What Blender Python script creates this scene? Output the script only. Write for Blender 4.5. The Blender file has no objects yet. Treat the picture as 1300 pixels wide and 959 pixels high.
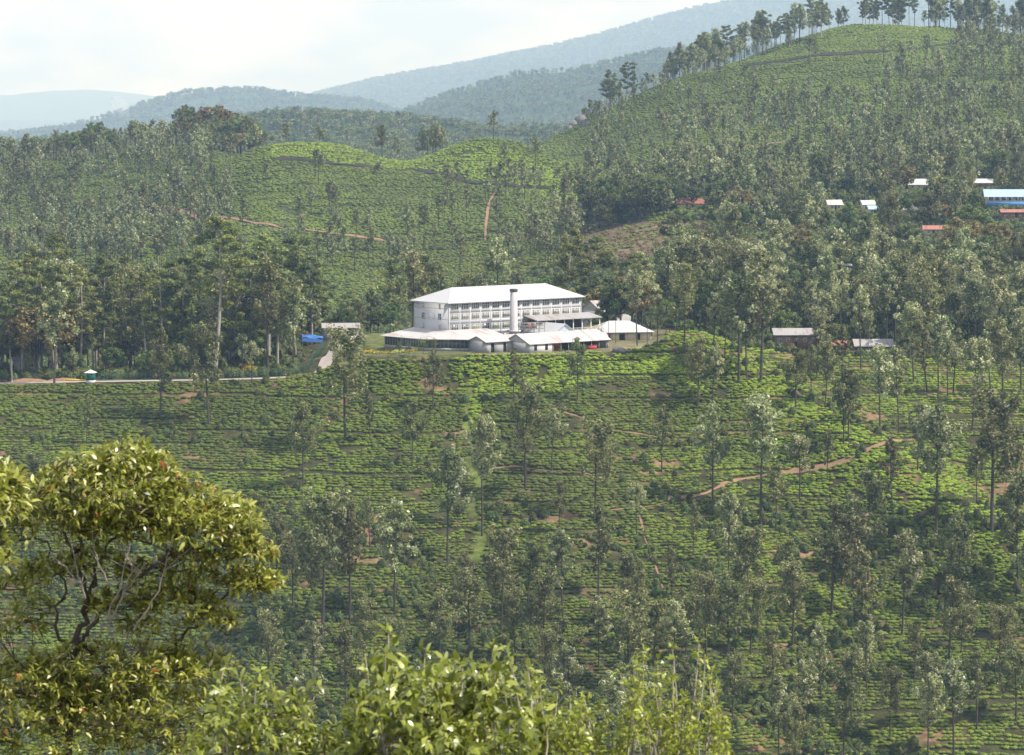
import bpy, math, random
import numpy as np
from mathutils import Vector, Matrix
R0 = np.random.default_rng(7); random.seed(7)
SC = bpy.context.scene; COL = SC.collection
F = 4000.0; TH = math.atan(341.5/4000.0); CT, ST = math.cos(TH), math.sin(TH)

# ------------------------------------------------------------------ view geometry
def P(u, v, d):
    a = (np.asarray(u, float)-650)/F; b = -(np.asarray(v, float)-479.5)/F
    y = CT + b*ST; z = -ST + b*CT; k = d/y
    return a*k, d+0*a, z*k
def proj(x, y, z):
    f = y*CT - z*ST; up = y*ST + z*CT
    return 650+F*x/f, 479.5-F*up/f

# ------------------------------------------------------------------ noise
def _h(ix, iy, s):
    n = (ix.astype(np.int64)*374761393 + iy.astype(np.int64)*668265263 + s*974711) & 0xffffffff
    n = ((n ^ (n >> 13))*1274126177) & 0xffffffff
    return ((n ^ (n >> 16)) & 0xffff)/65535.0
def vnoise(x, y, s=0):
    x = np.asarray(x, float); y = np.asarray(y, float)
    ix = np.floor(x); iy = np.floor(y); fx = x-ix; fy = y-iy
    fx = fx*fx*(3-2*fx); fy = fy*fy*(3-2*fy)
    a = _h(ix, iy, s); b = _h(ix+1, iy, s); c = _h(ix, iy+1, s); d = _h(ix+1, iy+1, s)
    return (a*(1-fx)+b*fx)*(1-fy)+(c*(1-fx)+d*fx)*fy
def fbm(x, y, s=0, o=4):
    t = 0; a = .5; n = 0
    for k in range(o):
        t = t+a*vnoise(x, y, s+k*17); n += a; x = x*2.03+5.1; y = y*2.03+3.7; a *= .5
    return t/n-.5
def sstep(a, b, x):
    t = np.clip((x-a)/(b-a), 0, 1); return t*t*(3-2*t)

# ------------------------------------------------------------------ terrain height
US = np.array([-300,0,130,230,340,450,560,640,700,760,850,950,1050,1150,1300,1600.])
TAB = [
 (755,[1040]*16),
 (1000,[492,492,491,489,478,452,448,446,447,449,455,490,505,515,520,520]),
 (1060,[471,471,471,469,452,431,429,429,429,429,429,454,458,462,465,465]),
 (1120,[478,478,478,476,458,445,440,436,430,425,418,440,445,448,450,450]),
 (1250,[474,474,474,470,465,452,443,434,424,405,380,375,375,375,375,375]),
 (1450,[440,440,430,420,410,398,388,375,360,330,302,302,300,295,285,285]),
 (1600,[360,360,350,340,330,332,328,315,300,280,262,265,262,262,255,255]),
 (1750,[318,318,314,292,243,250,250,248,248,252,238,235,225,215,210,210]),
 (1880,[232,232,215,218,183,184,190,184,212,246,212,205,190,175,165,165]),
 (2080,[209,209,194,184,196,212,218,216,214,205,165,148,125,105,100,105]),
 (2250,[230,225,215,200,212,224,222,212,180,146,100,84,58,54,60,62]),
 (2420,[262,250,235,220,240,240,238,225,190,165,106,66,30,28,40,45]),
 (2750,[300,290,280,270,260,255,250,240,230,220,170,130,110,100,100,100]),
 (3300,[188,184,176,165,136,130,150,168,175,175,170,160,150,140,140,140]),
 (3550,[207,207,200,190,175,175,175,172,165,150,130,120,110,110,110,110]),
 (3950,[212,210,205,200,190,182,134,104,98,86,66,56,50,45,45,45]),
 (4350,[215,210,202,190,185,185,175,160,150,140,120,110,100,100,100,100]),
 (4900,[185,182,163,124,116,130,155,160,150,140,130,120,110,110,110,110]),
 (5500,[200,200,190,180,170,165,160,150,140,130,110,90,80,80,80,80]),
 (6800,[195,188,178,165,138,104,84,66,56,42,19,-4,-20,-25,-30,-30]),
 (7700,[190,190,180,170,165,150,140,130,120,110,90,80,70,70,70,70]),
 (9500,[150,151,151,146,155,155,150,150,150,150,150,150,150,150,150,150]),
 (11000,[160]*16),
 (14000,[124,113,103,119,142,150,150,150,150,150,150,150,150,150,150,150]),
 (16000,[160]*16)]
U2 = np.array([-300,0,130,200,230,250,270,300,340,400,450,480,500,520,560,600,640,670,700,740,760,850,950,1050,1150,1300,1600.])
TAB = [(d,list(np.interp(U2,US,v))) for d,v in TAB]
for k,(d,v) in enumerate(TAB):
    if d==1880: TAB[k]=(d,[288,288,284,270,252,236,220,198,174,170,178,196,210,208,184,174,175,184,206,236,248,212,205,190,175,165,165])
    if d==2080: TAB[k]=(d,[206,206,190,184,182,184,190,200,212,218,222,224,224,224,224,222,220,220,216,212,205,165,148,125,105,100,105])
US=U2
TAB = [(d if d<=2420 else {2750:2700,9500:34000,11000:36000,14000:42000,16000:44500}.get(d,int(2500+(d-2500)*5)), v) for d,v in TAB]
NEAR = [(3,-2.6),(40,-12),(120,-42),(300,-100),(560,-160),(680,-184)]
DU = np.arange(-1500, 2801, 6.0)
DD = np.unique(np.concatenate([np.geomspace(3,760,90), np.arange(760,1140,2.5), np.arange(1140,2500,8.0), np.geomspace(2500,45500,320)]))
def _table():
    ds = [d for d,_ in NEAR]+[d for d,_ in TAB]
    rows = [np.full(len(DU), z) for _,z in NEAR]
    for d, vs in TAB:
        rows.append(P(np.full(len(DU),650.), np.interp(DU, US, vs), d)[2])
    A = np.array(rows); ds = np.array(ds)
    Z = np.empty((len(DD), len(DU)))
    for j in range(len(DU)): Z[:,j] = np.interp(DD, ds, A[:,j])
    # smooth along depth (window grows with distance) and across
    w = np.where(DD<760, 20, np.where(DD<1140, 7, np.where(DD<2500, 30, DD*.03)))
    cs = np.vstack([np.zeros((1,len(DU))), np.cumsum((Z[1:]+Z[:-1])/2*np.diff(DD)[:,None],0)])
    for it in range(2):
        lo = np.clip(DD-w, DD[0], DD[-1]); hi = np.clip(DD+w, DD[0], DD[-1])
        Zn = np.empty_like(Z)
        for j in range(len(DU)):
            c = cs[:,j]; Zn[:,j] = (np.interp(hi,DD,c)-np.interp(lo,DD,c))/(hi-lo)
        Z = Zn
        cs = np.vstack([np.zeros((1,len(DU))), np.cumsum((Z[1:]+Z[:-1])/2*np.diff(DD)[:,None],0)])
        w = w*.6
    for it in range(3):
        Zp = np.pad(Z, ((0,0),(4,4)), mode='edge')
        Z = sum(Zp[:,k:k+len(DU)] for k in range(9))/9
    return Z
ZT = _table()
def Hraw(x, y):
    y = np.clip(np.asarray(y,float), DD[0], DD[-1]-1); u = np.clip(650+F*np.asarray(x,float)/y, DU[0], DU[-1]-1)
    i = np.clip(np.searchsorted(DD, y, side='right')-1, 0, len(DD)-2); fy = (y-DD[i])/(DD[i+1]-DD[i])
    jf = (u-DU[0])/6.0; j = np.clip(jf.astype(int),0,len(DU)-2); fx = jf-j
    return (ZT[i,j]*(1-fx)+ZT[i,j+1]*fx)*(1-fy)+(ZT[i+1,j]*(1-fx)+ZT[i+1,j+1]*fx)*fy
def segdist(x, y, pts):
    best = np.full(np.shape(x), 1e9); tt = np.zeros(np.shape(x)); L = 0
    for (a, b) in zip(pts[:-1], pts[1:]):
        ax, ay = a[:2]; bx, by = b[:2]; l2 = (bx-ax)**2+(by-ay)**2+1e-9
        t = np.clip(((x-ax)*(bx-ax)+(y-ay)*(by-ay))/l2, 0, 1)
        dd = np.hypot(x-ax-t*(bx-ax), y-ay-t*(by-ay))
        m = dd < best; best = np.where(m, dd, best); tt = np.where(m, L+t*math.sqrt(l2), tt); L += math.sqrt(l2)
    return best, tt
PADZ = -77.0
def padw(x, y):   # factory terrace: 1 inside, 0 outside
    a = sstep(-62, -46, x)*(1-sstep(44, 62, x)); b = sstep(979, 986, y+np.maximum(0,x-8)*-.55)*(1-sstep(1075, 1105, y))
    return a*b
SPUR = [(47,1035),(68,1000),(95,965),(112,938),(125,915),(143,892)]
GUL = [(-13,975),(-14,962),(-11,948),(-13,935),(-9,922),(-12,905),(-8,890),(-11,872),(-15,850)]
def H(x, y):
    x = np.asarray(x,float); y = np.asarray(y,float)
    z = Hraw(x, y)
    sl = sstep(300, 820, y)*(1-sstep(1100,1150,y)); edge = 1-.85*np.exp(-((y-1010)/22)**2)
    z = z + sl*edge*(fbm(x/75, y/60, 3)*13 + fbm(x/22, y/18, 5)*2.6)
    hl = sstep(1300,1600,y)
    z = z + hl*(1-sstep(2500,2800,y))*(fbm(x/190,y/150,11)*11 + fbm(x/52,y/42,12)*9)
    z = z + sstep(2600,4500,y)*(1-sstep(18000,20000,y)*.5)*(fbm(x/1200,y/1200,21)*120 + fbm(x/330,y/330,22)*55)
    d,_ = segdist(x, y, SPUR); z = z + 12.0*np.exp(-(d/21)**2)*(1-.45*sstep(1000,1030,y))
    d,_ = segdist(x, y, GUL); z = z - 5.0*np.exp(-(d/14)**2)*(1-sstep(955,972,y))
    w = padw(x, y); z = z*(1-w)+PADZ*w
    # level shelf for the road on the left
    w = (1-sstep(-42,-36,x))*sstep(996,1001,y)*(1-sstep(1022,1036,y))
    z = z*(1-w) + w*(np.interp(x, [-200,-62,-52,-44], [-88.2,-86,-83,-79]))
    return z
def Hs(x, y): return float(H(np.array([x]), np.array([y]))[0])
def hit(u, v, d0=780, d1=2480, step=1.0):
    """first point of the ground seen at (u,v)"""
    ds = np.arange(d0, d1, step); x, y, z = P(u, v, ds); h = H(x, y)
    k = int(np.argmax(h >= z))
    if k==0 or not (h>=z).any(): return hit(u, v+3, d0, d1, step) if v<955 else (float(x[0]), float(y[0]), float(h[0]))
    return float(x[k]), float(y[k]), float(h[k])
# camera-visibility table: lowest visible v per column/depth
def footprint(pts): return [hit(*p)[:2] for p in pts]

# ------------------------------------------------------------------ materials
MATS = {}
def nodes(name):
    m = bpy.data.materials.new(name); m.use_nodes = True; nt = m.node_tree; nt.nodes.clear(); MATS[name] = m
    return m, nt, nt.nodes, nt.links
def N(ns, t, **k):
    n = ns.new(t)
    for a, b in k.items(): setattr(n, a, b)
    return n
def solid(name, col, rough=.7, noise=.15, scale=2.0, metal=0, bump=0, ramp=None, spec=.3):
    m, nt, ns, ln = nodes(name)
    o = N(ns,'ShaderNodeOutputMaterial'); b = N(ns,'ShaderNodeBsdfPrincipled'); ln.new(b.outputs[0], o.inputs[0])
    b.inputs['Roughness'].default_value = rough; b.inputs['Metallic'].default_value = metal; b.inputs['Specular IOR Level'].default_value = spec
    tc = N(ns,'ShaderNodeTexCoord'); nz = N(ns,'ShaderNodeTexNoise'); nz.inputs['Scale'].default_value = scale; nz.inputs['Detail'].default_value = 5
    ln.new(tc.outputs['Object'], nz.inputs['Vector'])
    r = N(ns,'ShaderNodeValToRGB'); ln.new(nz.outputs['Fac'], r.inputs[0]); r.color_ramp.elements[0].position=.3; r.color_ramp.elements[1].position=.7
    c2 = ramp or [c*(1-noise) for c in col]
    r.color_ramp.elements[0].color = (*c2,1); r.color_ramp.elements[1].color = (*col,1)
    ln.new(r.outputs[0], b.inputs['Base Color'])
    if bump:
        bp = N(ns,'ShaderNodeBump'); bp.inputs['Strength'].default_value = bump; bp.inputs['Distance'].default_value=.05
        ln.new(nz.outputs['Fac'], bp.inputs['Height']); ln.new(bp.outputs[0], b.inputs['Normal'])
    return m
def sheet(name, col, rust, amount, rough=.45):
    """corrugated roofing: ribs running down the slope (object z/x mix) with rust patches"""
    m, nt, ns, ln = nodes(name)
    o = N(ns,'ShaderNodeOutputMaterial'); b = N(ns,'ShaderNodeBsdfPrincipled'); ln.new(b.outputs[0], o.inputs[0])
    b.inputs['Roughness'].default_value = rough; b.inputs['Specular IOR Level'].default_value=.4
    tc = N(ns,'ShaderNodeTexCoord')
    mp = N(ns,'ShaderNodeMapping'); mp.inputs['Scale'].default_value=(.45,.1,.1); ln.new(tc.outputs['Object'], mp.inputs[0])
    nz = N(ns,'ShaderNodeTexNoise'); nz.inputs['Scale'].default_value=1.2; nz.inputs['Detail'].default_value=6; ln.new(mp.outputs[0], nz.inputs['Vector'])
    r = N(ns,'ShaderNodeValToRGB'); ln.new(nz.outputs['Fac'], r.inputs[0])
    e = r.color_ramp.elements; e[0].position = max(.0,amount-.08); e[0].color=(*rust,1); e[1].position=amount+.06; e[1].color=(*col,1)
    wv = N(ns,'ShaderNodeTexWave'); wv.inputs['Scale'].default_value=1.6; wv.bands_direction='X'; ln.new(tc.outputs['Object'], wv.inputs['Vector'])
    mx = N(ns,'ShaderNodeMixRGB'); mx.blend_type='MULTIPLY'; mx.inputs[0].default_value=.22; ln.new(r.outputs[0], mx.inputs[1]); ln.new(wv.outputs['Color'], mx.inputs[2])
    ln.new(mx.outputs[0], b.inputs['Base Color'])
    bp = N(ns,'ShaderNodeBump'); bp.inputs['Strength'].default_value=.5; bp.inputs['Distance'].default_value=.06; ln.new(wv.outputs['Fac'], bp.inputs['Height']); ln.new(bp.outputs[0], b.inputs['Normal'])
    return m
def leafmat(name, cols, transl=.3, rough=.5, hue=.03, val=.35, inst=False, spec=.35):
    """cols: dark->light ramp over the face attribute 'tint'"""
    m, nt, ns, ln = nodes(name)
    o = N(ns,'ShaderNodeOutputMaterial')
    at = N(ns,'ShaderNodeAttribute'); at.attribute_name='tint'
    r = N(ns,'ShaderNodeValToRGB'); ln.new(at.outputs['Fac'], r.inputs[0])
    e = r.color_ramp.elements; n = len(cols)
    while len(e) < n: e.new(.5)
    for k,(p,c) in enumerate(cols): e[k].position = p; e[k].color = (*c,1)
    oi = N(ns,'ShaderNodeObjectInfo'); hs = N(ns,'ShaderNodeHueSaturation')
    def rng(src, a, b):
        q = N(ns,'ShaderNodeMapRange'); ln.new(src, q.inputs[0]); q.inputs[3].default_value=a; q.inputs[4].default_value=b; return q.outputs[0]
    ln.new(rng(oi.outputs['Random'], .5-hue, .5+hue), hs.inputs['Hue'])
    mu = N(ns,'ShaderNodeMath', operation='FRACT'); m7 = N(ns,'ShaderNodeMath', operation='MULTIPLY'); m7.inputs[1].default_value=7.31
    ln.new(oi.outputs['Random'], m7.inputs[0]); ln.new(m7.outputs[0], mu.inputs[0])
    ln.new(rng(mu.outputs[0], 1-val, 1+val), hs.inputs['Value']); ln.new(r.outputs[0], hs.inputs['Color'])
    colout = hs.outputs[0]
    if inst:   # per-instance tint: brighter, yellower plants where the ground cover is
        ai = N(ns,'ShaderNodeAttribute'); ai.attribute_name='lush'; ai.attribute_type='INSTANCER'
        mx = N(ns,'ShaderNodeMixRGB'); ln.new(ai.outputs['Fac'], mx.inputs[0]); ln.new(hs.outputs[0], mx.inputs[1])
        h2 = N(ns,'ShaderNodeHueSaturation'); h2.inputs['Saturation'].default_value=1.05; h2.inputs['Value'].default_value=2.35; h2.inputs['Hue'].default_value=.503
        ln.new(hs.outputs[0], h2.inputs['Color']); ln.new(h2.outputs[0], mx.inputs[2]); colout = mx.outputs[0]
    b = N(ns,'ShaderNodeBsdfPrincipled'); b.inputs['Roughness'].default_value=rough; b.inputs['Specular IOR Level'].default_value=spec
    ln.new(colout, b.inputs['Base Color'])
    t = N(ns,'ShaderNodeBsdfTranslucent'); ln.new(colout, t.inputs[0]); mx2 = N(ns,'ShaderNodeMixShader'); mx2.inputs[0].default_value=transl
    ln.new(b.outputs[0], mx2.inputs[1]); ln.new(t.outputs[0], mx2.inputs[2]); ln.new(mx2.outputs[0], o.inputs[0])
    return m
#@MATERIALS
m_silver = leafmat('silver oak leaves', [(0,(.09,.12,.038)),(.4,(.22,.255,.085)),(.7,(.39,.42,.19)),(1,(.72,.72,.48))], .36, .45, .015, .22)
m_olive = leafmat('olive oak leaves', [(0,(.07,.088,.028)),(.5,(.165,.185,.06)),(.85,(.29,.29,.11)),(1,(.48,.45,.23))], .35, .5, .02, .25)
m_euc = leafmat('eucalyptus leaves', [(0,(.05,.07,.018)),(.5,(.165,.195,.045)),(1,(.35,.37,.11))], .34, .5, .02, .25)
m_broad = leafmat('broad leaves', [(0,(.035,.06,.014)),(.5,(.11,.15,.03)),(1,(.27,.31,.08))], .30, .5, .035, .4)
m_warm = leafmat('warm broad leaves', [(0,(.08,.07,.02)),(.5,(.20,.16,.05)),(1,(.38,.29,.10))], .28, .5, .02, .2)
m_tea = leafmat('tea leaves', [(0,(.028,.045,.006)),(.45,(.13,.172,.018)),(1,(.31,.37,.045))], .15, .5, .012, .28, inst=True)
m_fg = leafmat('foreground leaves', [(0,(.08,.10,.016)),(.45,(.31,.335,.05)),(.8,(.56,.56,.13)),(.92,(.78,.77,.40)),(.96,(.45,.18,.05)),(1,(.5,.10,.05))], .40, .30, 0, 0, spec=.55)
m_fgy = leafmat('bright shrub leaves', [(0,(.15,.18,.02)),(.5,(.31,.36,.045)),(1,(.52,.55,.11))], .35, .35, 0, 0, spec=.5)
m_fgd = leafmat('glossy shrub leaves', [(0,(.06,.08,.013)),(.45,(.23,.27,.035)),(.8,(.44,.48,.09)),(.95,(.60,.62,.28))], .34, .28, 0, 0, spec=.6)
m_bark = solid('dark bark', (.10,.085,.07), .9, .5, 3)
m_pale = solid('pale eucalyptus bark', (.46,.42,.36), .8, .45, 1.5)
m_fgbark = solid('foreground bark', (.13,.10,.085), .85, .6, 14, bump=.5)
m_twig = solid('dry grey twigs', (.38,.33,.28), .85, .4, 20)
m_white = solid('white painted wall', (.56,.56,.57), .6, .06, .6)
m_band = solid('pale grey wall band', (.47,.48,.51), .6, .06, .6)
m_glass = solid('dark window glass', (.06,.075,.07), .12, .3, .5, spec=.6)
m_paneg = solid('window with curtains', (.30,.31,.24), .35, .5, .8)
m_frame = solid('white window frame', (.78,.78,.76), .5, .05)
m_roofw = sheet('white sheet roof', (.56,.56,.57), (.44,.40,.38), .30)
m_roofr = sheet('weathered sheet roof', (.56,.54,.535), (.42,.345,.31), .42)
m_roofg = sheet('grey sheet roof', (.40,.385,.385), (.29,.24,.22), .42)
m_rust = sheet('rusty red roof', (.42,.17,.12), (.30,.12,.09), .45)
m_blue = sheet('blue sheet roof', (.42,.58,.78), (.36,.50,.70), .40)
m_cream = solid('cream plaster', (.66,.58,.42), .8, .15, .5)
m_bluep = solid('blue plaster', (.09,.26,.62), .7, .15, .5)
m_brick = solid('brown brick wall', (.26,.15,.11), .85, .35, .8)
m_greyw = solid('grey sheet wall', (.40,.40,.40), .7, .2, .5)
m_lblue = solid('pale blue gable', (.46,.52,.60), .6, .08, .6)
m_conc = solid('chimney plaster', (.52,.51,.52), .8, .22, .9)
m_soot = solid('sooty rim', (.10,.09,.09), .9, .3, 2)
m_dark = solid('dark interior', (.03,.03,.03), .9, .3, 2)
m_road = solid('road surface', (.40,.35,.33), .9, .15, .4)
m_soil = solid('red earth', (.29,.175,.11), .95, .3, .6, bump=.5)
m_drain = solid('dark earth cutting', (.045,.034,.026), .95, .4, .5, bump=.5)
m_lawn = solid('mown lawn', (.21,.29,.07), .9, .2, .3)
m_yell = leafmat('yellow croton leaves', [(0,(.22,.15,.015)),(.5,(.55,.38,.02)),(1,(.75,.58,.05))], .25, .5, 0, .1)
m_gmesh = solid('green fence paint', (.03,.10,.075), .6, .2, 3)
m_gdark = solid('dark green paint', (.015,.13,.085), .5, .1, 3)
m_glime = solid('bright green paint', (.10,.45,.10), .5, .1, 3)
m_ypaint = solid('yellow paint', (.80,.55,.02), .5, .1, 3)
m_tarp = solid('blue tarpaulin', (.05,.16,.48), .5, .25, .8, bump=.6)
m_redp = solid('red cloth', (.55,.08,.07), .8, .25, 3)
m_wood = solid('cut firewood', (.42,.24,.12), .9, .55, 4)
m_metal = solid('grey steel', (.30,.29,.28), .5, .3, 3, metal=.3)
m_rock = solid('pale grey rock', (.24,.225,.225), .9, .5, .35, bump=1)
m_bead = leafmat('banana leaves', [(0,(.07,.13,.02)),(.5,(.16,.25,.05)),(1,(.32,.42,.12))], .35, .4, 0, .2)
m_brush = leafmat('undergrowth leaves', [(0,(.035,.055,.014)),(.5,(.11,.145,.035)),(1,(.25,.28,.08))], .25, .55, .04, .4)

def ground_mat():
    m, nt, ns, ln = nodes('hill ground')
    o = N(ns,'ShaderNodeOutputMaterial'); b = N(ns,'ShaderNodeBsdfPrincipled'); ln.new(b.outputs[0], o.inputs[0]); b.inputs['Roughness'].default_value=.95; b.inputs['Specular IOR Level'].default_value=.1
    at = N(ns,'ShaderNodeAttribute'); at.attribute_name='cover'
    tc = N(ns,'ShaderNodeTexCoord')
    n1 = N(ns,'ShaderNodeTexNoise'); n1.inputs['Scale'].default_value=.35; n1.inputs['Detail'].default_value=8; n1.inputs['Roughness'].default_value=.7; ln.new(tc.outputs['Object'], n1.inputs['Vector'])
    r = N(ns,'ShaderNodeValToRGB'); e = r.color_ramp.elements; e[0].position=.35; e[0].color=(.45,.45,.45,1); e[1].position=.68; e[1].color=(1.35,1.35,1.35,1)
    ln.new(n1.outputs['Fac'], r.inputs[0])
    mx = N(ns,'ShaderNodeMixRGB'); mx.blend_type='MULTIPLY'; mx.inputs[0].default_value=1; ln.new(at.outputs['Color'], mx.inputs[1]); ln.new(r.outputs[0], mx.inputs[2]); ln.new(mx.outputs[0], b.inputs['Base Color'])
    bp = N(ns,'ShaderNodeBump'); bp.inputs['Strength'].default_value=.8; bp.inputs['Distance'].default_value=.5; ln.new(n1.outputs['Fac'], bp.inputs['Height']); ln.new(bp.outputs[0], b.inputs['Normal'])
    return m
m_ground = ground_mat()

# ------------------------------------------------------------------ mesh building
class MB:
    def __init__(s): s.v=[]; s.f=[]; s.m=[]; s.t=[]; s.n=0
    def add(s, V, Fa, mat=0, tint=.5):
        V = np.asarray(V,float).reshape(-1,3); Fa = np.asarray(Fa,int)
        s.v.append(V); s.f.append(Fa+s.n); k=len(Fa)
        s.m.append(np.full(k,mat,int)); s.t.append(np.broadcast_to(np.asarray(tint,float),(k,)).copy()); s.n += len(V); return s
    def box(s, c, d, rz=0, mat=0, tint=.5):
        x,y,z=[q/2 for q in d]
        V=np.array([(-x,-y,-z),(x,-y,-z),(x,y,-z),(-x,y,-z),(-x,-y,z),(x,-y,z),(x,y,z),(-x,y,z)])
        if rz: ca,sa=math.cos(rz),math.sin(rz); V=np.c_[V[:,0]*ca-V[:,1]*sa, V[:,0]*sa+V[:,1]*ca, V[:,2]]
        return s.add(V+np.array(c), [(0,3,2,1),(4,5,6,7),(0,1,5,4),(1,2,6,5),(2,3,7,6),(3,0,4,7)], mat, tint)
    def prism(s, poly, a, b, mat=0):
        """extrude a 3D polygon from offset a to offset b (vectors)"""
        n=len(poly); V=np.vstack([np.array(poly,float)+np.array(a),np.array(poly,float)+np.array(b)])
        for i in range(n): s.add(V[[i,(i+1)%n,(i+1)%n+n,i+n]],[(0,1,2,3)],mat)
        for q in (V[:n],V[n:]):
            if n==4: s.add(q,[(0,1,2,3)],mat)
            else: s.add(q,[(0,i,i+1) for i in range(1,n-1)],mat)
        return s
    def tube(s, pts, rad, k=6, mat=0, tint=.5):
        pts=np.array(pts,float); rad=np.broadcast_to(np.asarray(rad,float),(len(pts),)); n=len(pts)
        tn=np.gradient(pts,axis=0); tn/=np.linalg.norm(tn,axis=1)[:,None]+1e-9
        ref=np.where(np.abs(tn[:,2:3])>.9,[[1.,0,0]],[[0,0,1.]]); a=np.cross(tn,ref); a/=np.linalg.norm(a,axis=1)[:,None]+1e-9
        for i in range(1,n):
            a[i]=a[i-1]-tn[i]*np.dot(a[i-1],tn[i]); a[i]/=np.linalg.norm(a[i])+1e-9
        b=np.cross(tn,a); an=np.arange(k)*2*math.pi/k
        V=pts[:,None]+rad[:,None,None]*(np.cos(an)[None,:,None]*a[:,None]+np.sin(an)[None,:,None]*b[:,None])
        I=np.arange(n*k).reshape(n,k); q=np.stack([I[:-1],np.roll(I,-1,1)[:-1],np.roll(I,-1,1)[1:],I[1:]],-1).reshape(-1,4)
        return s.add(V.reshape(-1,3), q, mat, tint)
    def cards(s, c, nrm, size, asp, tint, rng, mat=0, droop=0):
        n=len(c); nrm=nrm/(np.linalg.norm(nrm,axis=1)[:,None]+1e-9)
        r=rng.normal(size=(n,3)); r[:,2]-=droop; t=r-nrm*np.sum(r*nrm,1)[:,None]; t/=np.linalg.norm(t,axis=1)[:,None]+1e-9; b=np.cross(nrm,t)
        sz=(size*rng.uniform(.6,1.3,n))[:,None]; l=t*sz*.5; w=b*sz*.5*asp
        V=np.stack([c-l, c+w, c+l, c-w],1).reshape(-1,3)   # diamond leaf spray
        return s.add(V, np.arange(n*4).reshape(n,4), mat, tint)
    def mesh(s, name, mats, smooth=False):
        V=np.vstack(s.v); me=bpy.data.meshes.new(name)
        me.vertices.add(len(V)); me.vertices.foreach_set('co',V.astype(np.float32).ravel())
        li=np.concatenate([f.ravel() for f in s.f]); tot=np.concatenate([np.full(len(f),f.shape[1]) for f in s.f]); st=np.concatenate([[0],np.cumsum(tot)[:-1]])
        me.loops.add(len(li)); me.loops.foreach_set('vertex_index',li.astype(np.int32))
        me.polygons.add(len(tot)); me.polygons.foreach_set('loop_start',st.astype(np.int32)); me.polygons.foreach_set('loop_total',tot.astype(np.int32))
        for m in (mats if isinstance(mats,(list,tuple)) else [mats]): me.materials.append(m)
        me.polygons.foreach_set('material_index',np.concatenate(s.m).astype(np.int32))
        if smooth: me.polygons.foreach_set('use_smooth',np.ones(len(tot),bool))
        me.update(calc_edges=True)
        at=me.attributes.new('tint','FLOAT','FACE'); at.data.foreach_set('value',np.concatenate(s.t).astype(np.float32))
        return me
def link(name, me, parent=None):
    o=bpy.data.objects.new(name, me); COL.objects.link(o)
    if parent: o.parent=parent
    return o
def tag(o, label=None, cat=None, group=None, kind=None):
    if label: o['label']=label
    if cat: o['category']=cat
    if group: o['group']=group
    if kind: o['kind']=kind
    return o
def empty(name, loc, rz=0, label=None, cat=None, group=None, s=1):
    o=bpy.data.objects.new(name,None); o.empty_display_size=1; COL.objects.link(o); o.location=loc; o.rotation_euler=(0,0,rz); o.scale=(s,s,s)
    return tag(o,label,cat,group)
def part(name, mb, mat, parent, label=None, smooth=False):
    o=link(name, mb.mesh(name,mat,smooth), parent)
    if label: o['label']=label
    return o
#@TERRAIN
GPATH_PX = {  # footpaths over the tea, seen as px polylines on the ground (turned into ground points)
 'main':[(835,636),(860,633),(900,628),(935,608),(980,602),(1020,596),(1085,585),(1125,563),(1165,557)],
 'b':[(625,596),(700,600),(800,612),(868,625)], 'c':[(540,662),(620,660),(690,660)],
 'd':[(775,650),(840,642),(885,628)], 'e':[(812,655),(820,690),(835,728),(848,765)],
 'h':[(190,612),(260,628),(330,640),(420,640)], 'j':[(700,520),(760,545),(860,560),(900,552)]}
GP = {k: footprint([(u,v,800,1010) for u,v in pts]) for k,pts in GPATH_PX.items()}
HP_PX = {  # lines cut across the hills behind: (points, half width, kind)
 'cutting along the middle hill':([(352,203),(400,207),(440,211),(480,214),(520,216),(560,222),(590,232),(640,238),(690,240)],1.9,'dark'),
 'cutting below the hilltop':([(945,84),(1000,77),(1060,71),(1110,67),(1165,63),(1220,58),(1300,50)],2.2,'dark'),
 'red track across the right hill':([(865,190),(930,187),(985,183),(1040,178)],1.4,'red'),
 'red track at the foot of the hill':([(190,262),(230,270),(280,278),(330,285),(380,292),(440,300),(520,312)],1.3,'red'),
 'steep red footpath':([(630,242),(620,262),(617,285),(616,310)],.6,'red'),
 'track below the village':([(1225,318),(1238,308),(1252,303)],3.0,'red')}
HP = {k:([hit(u,v,1300,2480,2)[:2] for u,v in a[0]],a[1],a[2]) for k,a in HP_PX.items()}
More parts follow.
